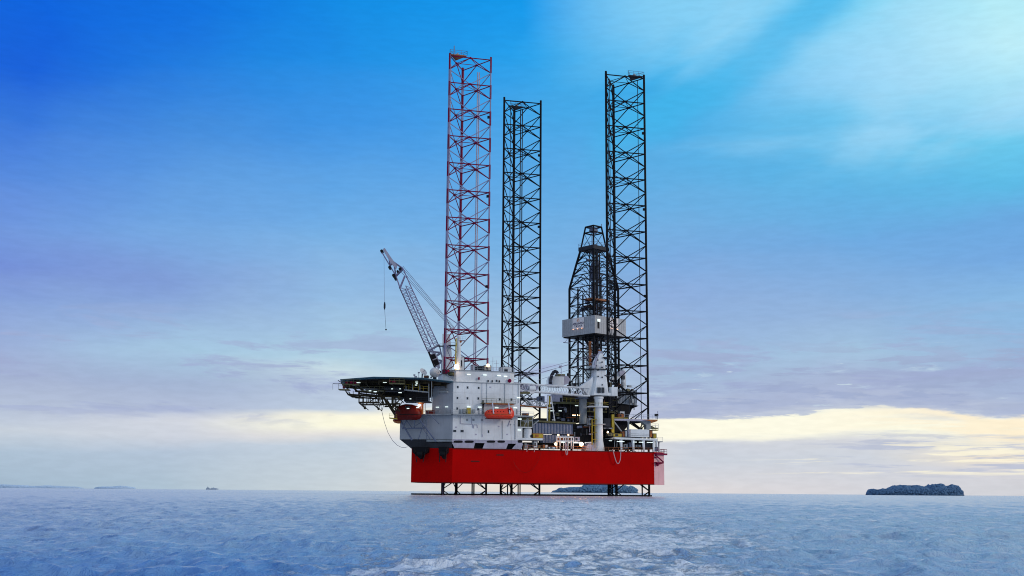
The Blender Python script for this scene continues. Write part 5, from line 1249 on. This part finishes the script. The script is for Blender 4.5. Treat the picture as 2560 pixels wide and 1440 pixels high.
T = Thing("pipe_manifold", "white two tier pipe rack at the deck edge between the two warm lamps", "pipe rack")
b = B()
for x in (1392, 1400, 1409, 1414, 1420, 1428, 1433): b.tube(FS.pt(x, 1092, .9), FS.pt(x, 1122, .9), .18, 6)
for y in (1093, 1103): b.tube(FS.pt(1390, y, .9), FS.pt(1433, y, .9), .22)
T.add("frame", b, MT['white']); b = B()
for x in (1396, 1405, 1416, 1424): b.pbox(FS, x - 2.6, 1095, x + 2.6, 1101, 1.3, 1)
T.add("valve", b, MT['rust']); T.add("strip_light", B().pbox(FS, 1403, 1104.5, 1412, 1106.5, .6, .3).pbox(FS, 1434, 1104.5, 1444, 1106.5, .6, .3), MT['fl']); T.done()
# pieces of deck kit in one row behind the rail
random.seed(11)
kit = [("vent_cowl", 1311, 1108, 1318, 1121, 'grey', "grey vent cowl standing under the white ledge, first of the deck kit from the left"), ("pump", 1321, 1110, 1328, 1121, 'dgrey', "dark pump just right of the vent cowl under the white ledge"),
       ("chemical_tank", 1334, 1103, 1344, 1119, 'white', "upright white chemical tank right of the dark pump"), ("bollard_box", 1345, 1113, 1352, 1120, 'olive', "low olive box beside the upright white chemical tank"),
       ("mooring_winch", 1357, 1111, 1363, 1121, 'rust', "rusty mooring winch below the corrugated module"), ("transfer_basket", 1363, 1112, 1370, 1121, 'white', "small white basket right of the rusty mooring winch"),
       ("loading_station", 1372, 1117, 1389, 1122, 'white', "low white loading station with pink hoses at the deck edge, left of the warm lamp"), ("valve_skid", 1436, 1092, 1450, 1104, 'lilac', "lilac grey valve skid right of the pipe rack"),
       ("control_cabinet", 1472, 1045, 1482, 1063, 'grey', "pale grey cabinet left of the white crane pedestal"), ("fuel_pod", 1511, 1046, 1526, 1066, 'dgrey', "dark grey pod in a pale frame right of the crane pedestal"),
       ("reel", 1520, 1082, 1532, 1090, 'olive', "olive cable reel box in the dark gap beside the lamp"), ("spreader", 1510, 1069, 1532, 1072, 'grey', "thin grey spreader shelf in the dark gap"),
       ("yellow_frame", 1533, 1083.5, 1556, 1092, 'yellow', "low yellow frame on the left end of the white canopy"), ("gas_rack", 1555, 1078, 1562, 1092, 'rust', "rack of orange bottles on the canopy left of the white box house"),  # the low yellow piece is a frame, built as a plain box
       ("gas_rack", 1563, 1076, 1568, 1092, 'white', "rack of pale bottles right of the orange bottles"), ("generator", 1560, 1110, 1570, 1121, 'grey', "grey generator under the canopy between the first two white posts"),
       ("blue_drum_rack", 1572, 1106, 1580, 1118, 'bluegrey', "blue grey drum rack under the canopy beside the grey generator"), ("pump_skid", 1589, 1112, 1603, 1118, 'grey', "low grey pump skid under the canopy between the second and third white posts"),
       ("compressor", 1613, 1107, 1627, 1121, 'dgrey', "dark compressor under the right end of the canopy"), ("paint_locker", 1637, 1118, 1644, 1128, 'bluegrey', "blue grey locker at the stern corner rail"),
       ("tug_winch", 1535, 1026, 1545, 1046, 'olive', "olive winch frame above the yellow deck beam"), ("bop_control", 1546, 1034, 1560, 1044, 'rust', "orange striped equipment box on the upper stern deck"), ("mud_tank", 1550, 1028, 1562, 1044, 'white', "white lumpy tank behind the orange striped box")]
for i, (nm, x0, y0, x1, y1, m_, lab) in enumerate(kit):
    w_ = 1.6 if y0 > 1100 else (2.2 if x0 < 1500 else 3.0)
    if nm in ("bop_control",): w_ = 8
    if nm in ("mud_tank", "tug_winch"): w_ = 10
    if nm == "loading_station": w_ = -.6
    boxthing(nm, FS, x0, y0, x1, y1, w_, 1.8, m_, lab, nm.replace('_', ' '))
# stern canopy
T = Thing("stern_canopy", "white flat topped canopy on posts at the stern end of the deck", "canopy")
T.add("roof", B().slab(FS, [(1533, 1095), (1540, 1093), (1642, 1097), (1642, 1101.5), (1545, 1098)], .2, 9), MT['white'])
for x in (1553.5, 1583.5, 1609.5, 1634):
    b = B(); b.box(Frame(FS.W(FS.hit(x, 1110, .6)[0], .6, 0), PHI), -.28, .28, -.2, .3, ZT + .03, FS.hit(x, 1098, .6)[1])
    if x < 1630: b.tube(FS.pt(x - 4, 1100, .7), FS.pt(x - 1.5, 1122, .7), .16)
    T.add("post", b, MT['white'])
b = B()
for x in (1537, 1543): b.tube(FS.pt(x, 1100, 3), FS.pt(x - 1, 1118, 3), .12)
T.add("rear_post", b, MT['grey'])
b = B()
for x0, x1 in ((1543, 1561), (1583, 1592), (1598, 1608), (1618, 1632)): b.pbox(FS, x0, 1103 + (x0 - 1540) * .03, x1, 1104.6 + (x0 - 1540) * .03, .35, .3)
b.pbox(FS, 1523, 1101, 1530, 1102.5, 2, .3)
T.add("strip_light", b, MT['fl']); T.add("inner_dark", B().pbox(FS, 1510, 1100, 1632, 1122, 5.5, 4), MT['dark'])
T.add("end_post", B().tube(FS.pt(1641, 1098, 4), FS.pt(1641, 1128, 4), .35).tube(FS.pt(1647, 1104, 8), FS.pt(1647, 1130, 8), .3), MT['white']); T.done()
T = Thing("box_house", "long white box house on top of the stern canopy", "deckhouse")
T.add("body", B().pbox(FS, 1577, 1073.5, 1623, 1092.5, 1.5, 5), MT['white']); T.add("seam", B().pbox(FS, 1577, 1084.5, 1623, 1085.2, 1.44, .05).pbox(FS, 1577, 1088.5, 1623, 1089.2, 1.44, .05), MT['grey'])
T.add("side_wall", B().pbox(FS, 1569, 1074, 1576.5, 1092, 3, 3), MT['lilac']); T.done()
# upper stern gallery
T = Thing("stern_gallery", "upper stern gallery with a lilac edge beam and yellow braces", "gallery")
wg = 3.5
T.add("deck", B().slab(FS, [(1534, 1046.5), (1644, 1049), (1644, 1051), (1632, 1053), (1534, 1051)], wg, 10), MT['lilac'])
T.add("dark_bay", B().slab(FS, [(1535, 1051.5), (1606, 1053), (1604, 1057), (1576, 1057), (1564, 1072), (1555, 1083), (1535, 1083)], wg + 3, 4), MT['dark'])
b = B(); b.tube(FS.pt(1535, 1054, wg), FS.pt(1555, 1080, wg), .22); b.tube(FS.pt(1571, 1052, wg), FS.pt(1571, 1076, wg), .3); b.slab(FS, [(1567, 1051), (1575, 1051), (1571.5, 1060)], wg - .2, .4)
T.add("bracket", b, MT['grey']); b = B(); b.tube(FS.pt(1575, 1058, wg + 7), FS.pt(1598, 1073, wg + 7), .22); b.tube(FS.pt(1580, 1056, wg + 9), FS.pt(1598, 1073, wg + 9), .2); b.tube(FS.pt(1598, 1073, wg + 9), FS.pt(1608, 1058, wg + 9), .2); b.tube(FS.pt(1604, 1073, wg + 9), FS.pt(1614, 1058, wg + 9), .2)
T.add("diagonal", b, MT['olive'])
T.add("corner_column", B().slab(FS, [(1604, 1053), (1626, 1053), (1627, 1060), (1627, 1073), (1616, 1073), (1616, 1063), (1608, 1057)], wg + 1, 2), MT['grey'], label="grey jack house column")
T.add("end_bracket", B().slab(FS, [(1608, 1049.5), (1645, 1049), (1643, 1053), (1628, 1058), (1627, 1052.5)], wg - .4, .35), MT['rust'])
b = B(); b.rail([FS.pt(1560, 1046, wg), FS.pt(1644, 1048, wg)], 1.35, 1.5, .05); T.add("railing", b, MT['grey'])
T.add("yellow_beam", B().pbox(FS, 1530, 1036, 1536, 1090, wg - .3, .9).pbox(FS, 1534, 1044, 1570, 1046, wg, .5), MT['yellow']); T.done()
T = Thing("radar_box", "small black box on a post at the upper stern corner", "radar")
p_ = FS.pt(1643, 1048, 4); T.add("post", B().tube(p_, FS.pt(1643, 1041, 4), .1).tube(FS.pt(1640, 1048, 4), FS.pt(1640, 1041, 4), .1), MT['dgrey']); T.add("housing", B().pbox(FS, 1639, 1034.5, 1646, 1040.5, 3.6, .9), MT['leg']); T.add("aerial", B().tube(FS.pt(1644.5, 1034, 4), FS.pt(1644.5, 1028, 4), .12), MT['lilac']); T.done()
for i, (x0, y0, x1, w_, m_, lab) in enumerate(((1622, 1069.5, 1646, 5, 'olive', "mustard side platform at the stern, upper one"), (1644, 1103, 1657, 7, 'grey', "grey side platform at the stern, lower one"), (1632, 1074, 1646, 8, 'yellow', "small yellow platform tucked below the mustard one"))):
    T = Thing("side_platform", lab, "platform"); b = B().pbox(FS, x0, y0, x1, y0 + 2.2, w_, 2.5)
    if i == 0: b.slab(FS, [(1616, 1066), (1628, 1064), (1638, 1069), (1622, 1070)], w_ + .3, 1.5)
    T.add("plate", b, MT[m_]); T.add("railing", B().rail([FS.pt(x0 + (8 if i == 0 else 0), y0, w_), FS.pt(x1, y0, w_)], 1.3, 1, .06), MT['lilac']); T.done()
boxthing("rust_cabinet", FS, 1624, 1076, 1631, 1093, 4, 2, 'rust', "orange and grey cabinet right of the long white box house", "cabinet")
boxthing("yellow_reel", FS, 1633, 1084, 1641, 1095, 5, 2, 'yellow', "yellow reel frame above the stern corner of the canopy", "reel")
# ------------------------------------------------------------------ hoses
def hose(name, pts, F, w, r_, m_, label):
    b = B(); q = []
    pts = [Vector((x, y)) for x, y in pts]
    for i in range(len(pts) - 1):       # Catmull-Rom
        p0 = pts[max(i - 1, 0)]; p1 = pts[i]; p2 = pts[i + 1]; p3 = pts[min(i + 2, len(pts) - 1)]
        for k in range(6):
            t = k / 6; v = .5 * ((2 * p1) + (p2 - p0) * t + (2 * p0 - 5 * p1 + 4 * p2 - p3) * t * t + (3 * p1 - p0 - 3 * p2 + p3) * t ** 3); q.append(F.pt(v.x, v.y, w))
    q.append(F.pt(pts[-1].x, pts[-1].y, w)); b.path(q, r_, 6); single(name, b, MT[m_], label, "hose", "hoses looped down the hull side", smooth=True)
hose("hose", [(1531, 1124), (1533, 1128), (1536, 1140), (1540, 1153), (1544, 1159), (1548, 1156), (1551, 1146), (1552, 1126)], FS, -.9, .13, 'hose', "pale pink hose looped down the hull below the canopy")
hose("hose", [(1354, 1123), (1349, 1143), (1341, 1160), (1330, 1174), (1314, 1181), (1300, 1176), (1288, 1163), (1284, 1152)], FS, -.5, .03, 'dred', "faint thin rope sagging across the middle of the red hull")
hose("hose", [(1415, 1106), (1414, 1120), (1415, 1134), (1417, 1137), (1419, 1130), (1416, 1110)], FS, -.8, .13, 'hose', "short grey pink hose hanging from the white pipe rack")
hose("hose", [(1320, 1110), (1318, 1120), (1317, 1129)], FS, -.8, .10, 'hose', "stub of hose hanging under the white ledge, left one")
hose("hose", [(1337, 1118), (1336, 1124), (1335.5, 1130)], FS, -.8, .10, 'hose', "stub of hose hanging below the upright white tank, right one")
single("bow_line", (lambda b: b.path([FB.pt(x, y, -3) for x, y in ((952, 1012), (955, 1030), (961, 1056), (970, 1082), (981, 1101), (993, 1113), (1003, 1118), (1012, 1119), (1019, 1117))], .07, 5))(B()), MT['cable'], "thin line hanging in a long curve from the flight deck truss to the bow", "rope")
# dark tube added as the hull's dark reflection line on the water
single("hull_reflection_line", (lambda b: b.path([Vector((P(x, 1236, 366).x, 366 + math.sin(x) * .3, .16)) for x in range(1028, 1642, 14)], .3, 6))(B()), MT['leg'], "thin black line put in as the dark reflection of the hull across the feet of the legs", "painted reflection")

# ------------------------------------------------------------------ light of the lit lamps
def plight(p_, e, col, r_=.4):
    l = bpy.data.lights.new("lamp_glow", 'POINT'); l.energy = e; l.color = col; l.shadow_soft_size = r_; o = bpy.data.objects.new("lamp_glow", l); COL.objects.link(o); o.location = p_
off = -FS.en * .9
plight(LP[1] + off, 320, (1, .42, .12)); plight(LP[0] + off, 110, (1, .42, .12)); plight(FS.pt(1141, 917, .2), 160, (1, .6, .3)); plight(FB.pt(1051, 1016, -5.6), 110, (1, .45, .15)); plight(LP[4] + off, 60, (1, .6, .5))

# ------------------------------------------------------------------ islands, coast, ship
def hazemat(name, rgb, var=.12):  # distance haze is put into the base colour
    return mat(name, rgb, .95, var=var, scale=.05, streak=False, spec=.0)
def island(prof, Y, depth, mats, landlabel, tlabel, cell, haz, name="island"):
    base = [p_ for p_ in prof]
    x0, x1 = prof[0][0], prof[-1][0]
    Yc = Y + depth; A_ = P(x0, 1232, Yc); C_ = P(x1, 1232, Yc); hwid = (C_.x - A_.x) / 2; cx = (A_.x + C_.x) / 2
    b = B(); n = 48
    rim = [(cx + hwid * 1.03 * math.cos(2 * math.pi * i / n) * (1 + .03 * noise.noise((i * .7, Y, 0))), Y + depth + depth * math.sin(2 * math.pi * i / n)) for i in range(n)]
    k = Y / 3000
    vs = [(x, y, -.5) for x, y in rim] + [(cx + (x - cx) * .985, Y + depth + (y - Y - depth) * .97, 1.6 * k) for x, y in rim]
    b.add(vs, [(i, (i + 1) % n, n + (i + 1) % n, n + i) for i in range(n)] + [tuple(range(n, 2 * n))])
    o = struct(name + "_ground", b, mats[0])
    # forest: many small irregular clumps filling the outline
    b = B(); rnd = random.Random(int(x0)); pxm = P(x0 + 1, 1232, Y).x - P(x0, 1232, Y).x
    def top(x):
        for (a, ya), (c, yc) in zip(prof, prof[1:]):
            if a <= x <= c: return ya + (yc - ya) * (x - a) / max(1e-6, c - a)
        return prof[-1][1]
    hor = lambda x: 1220 + .0078 * x
    secs = []; m2 = 90
    for i in range(m2 + 1):
        x = x0 + 1 + (x1 - x0 - 2) * i / m2; H = max(.4, (hor(x) - top(x)) * pxm * .95); X0 = P(x, 1232, Yc).x; dd = depth * .8 * math.sqrt(max(.02, 1 - ((i - m2 / 2) / (m2 / 2 + 1)) ** 2)); sc_ = []
        for j in range(13):
            a = math.pi * j / 12; y_ = Y + depth - dd * math.cos(a); zz = H * min(1, 1.15 * math.sin(a) ** .5) if 0 < j < 12 else 0
            k_ = 1 + .16 * noise.noise((X0 * .09, y_ * .09, zz * .12)) + .10 * noise.noise((X0 * .3, y_ * .3, zz * .3)); sc_.append(Vector((X0, y_ + 3 * noise.noise((X0 * .2, 5, zz * .2)), zz * k_)))
        secs.append(sc_ + [Vector((X0, Y + depth, -1))])
    b.loft(secs)
    span = (x1 - x0)
    for k in range(int(span * pxm / cell * 7)):
        x = x0 + 2 + (span - 4) * rnd.random(); H = (hor(x) - top(x)) * pxm
        if H < 1.5: continue
        r_ = min(cell * (.5 + .8 * rnd.random()), H * .42); f = rnd.random() ** .7; zc = max(r_ * .6, f * (H - r_ * .8)) if k % 3 else H - r_ * .75
        i_ = (x - (x0 + x1) / 2) / (span / 2 + 2); dd = depth * .8 * math.sqrt(max(.02, 1 - i_ * i_))
        sy = Y + depth - dd * math.cos(math.asin(min(1, (zc / H) ** 2))) if zc / H < 1 else Y + depth
        cc_ = Vector((P(x, 1232, Yc).x, sy - r_ * .2, zc)); s0 = len(b.v); b.sphere(cc_, r_, 7, 5, (1.15, 1, .85))
        for v in b.v[s0:]:
            d = v - cc_; v += d * (.5 * noise.noise(v * (2.3 / cell)) + .3 * noise.noise(v * (6 / cell)))
    o = mesh_obj(name + "_trees", b, mats[1], Vector((cx, Y, 0))); o.location = (cx, Y, 0); o["kind"] = "stuff"; o["label"] = tlabel; o["category"] = "trees"
S2 = lambda x, y: (2140 + x / 6.095, 1190 + y / 6.095)
prof = [S2(*p_) for p_ in ((160, 262), (185, 215), (205, 190), (240, 192), (290, 205), (330, 198), (370, 192), (420, 190), (470, 182), (510, 184), (550, 155), (570, 143), (620, 140), (700, 133), (780, 145), (830, 135), (900, 136), (940, 150), (1010, 156), (1060, 180), (1085, 178), (1100, 150), (1130, 125), (1165, 148), (1190, 120), (1250, 112), (1290, 120), (1320, 150), (1355, 172), (1380, 145), (1420, 123), (1480, 128), (1530, 145), (1560, 185), (1590, 215), (1610, 265), (1620, 285))]
island(prof, 3000, 60, (hazemat("far_shore", (.05, .09, .15)), hazemat("far_forest", (.11, .20, .33), .1)), None, "wooded island standing alone on the horizon at the right", 2.6, 0, "right_island")
S3 = lambda x, y: (1320 + x / 6.737, 1180 + y / 6.737)
prof = [S3(*p_) for p_ in ((400, 315), (475, 300), (490, 285), (530, 262), (600, 268), (640, 262), (700, 250), (800, 250), (900, 248), (930, 215), (1000, 200), (1150, 200), (1300, 205), (1400, 210), (1500, 225), (1560, 228), (1620, 220), (1690, 245), (1720, 225), (1760, 240), (1800, 262), (1830, 290), (1850, 325))]
island(prof, 3400, 60, (hazemat("mid_shore", (.06, .10, .16)), hazemat("mid_forest", (.15, .26, .39), .1)), None, "wooded island on the horizon seen beneath the hull", 3.0, 0, "middle_island")
S4 = lambda x, y: (x / 6.4, 1190 + y / 6.4 - 6)
prof = [(-60, 1214)] + [S4(*p_) for p_ in ((0, 180), (100, 175), (250, 184), (400, 190), (560, 202), (700, 195), (800, 190), (920, 196), (1050, 206), (1200, 208), (1250, 215), (1320, 228))]
cm = (hazemat("coast_shore", (.48, .60, .74)), hazemat("coast_forest", (.54, .68, .84), .08))
island(prof, 9000, 90, cm, None, "faint blue wooded coast low on the horizon at the far left", 9, 0, "left_coast")
prof = [S4(*p_) for p_ in ((1520, 222), (1650, 208), (1800, 208), (1900, 202), (1960, 196), (2040, 206), (2160, 222))]
island(prof, 9000, 90, cm, None, "small faint blue wooded islet right of the far left coast", 9, 0, "left_islet")
Ys = 5200; T = Thing("cargo_ship", "tiny hazy ship on the horizon left of the rig", "ship")
hz = hazemat("haze_hull", (.30, .38, .48), .05); hz2 = hazemat("haze_deck", (.44, .52, .62), .05); pm_ = P(517, 1225, Ys); k = Ys / FPX
X_ = lambda x: P(x, 1225, Ys).x
hull_ = [[Vector((X_(x), Ys + dy * s_, z)) for dy, z in ((-7, 3.2 * k), (-6, -.5), (6, -.5), (7, 3.2 * k))] for x, s_ in ((515.5, .3), (518, 1), (542, 1), (546, .15))]
T.add("hull", B().loft(hull_), hz2); T.add("bridge", B().box(WORLD, X_(516.5), X_(523), Ys - 5, Ys + 5, 3.0 * k, 4.6 * k).box(WORLD, X_(517.5), X_(521), Ys - 3, Ys + 3, 4.6 * k + .01, 5.6 * k), hz); T.add("mast", B().tube((X_(519), Ys, 5.6 * k), (X_(519), Ys, 9 * k), .6).tube((X_(533), Ys, 3 * k), (X_(533), Ys, 7 * k), .7), hz); T.add("cargo", B().box(WORLD, X_(528), X_(536), Ys - 5, Ys + 5, 3 * k, 4.8 * k).box(WORLD, X_(537), X_(542), Ys - 5, Ys + 5, 3 * k, 4.0 * k), hz2); T.done()
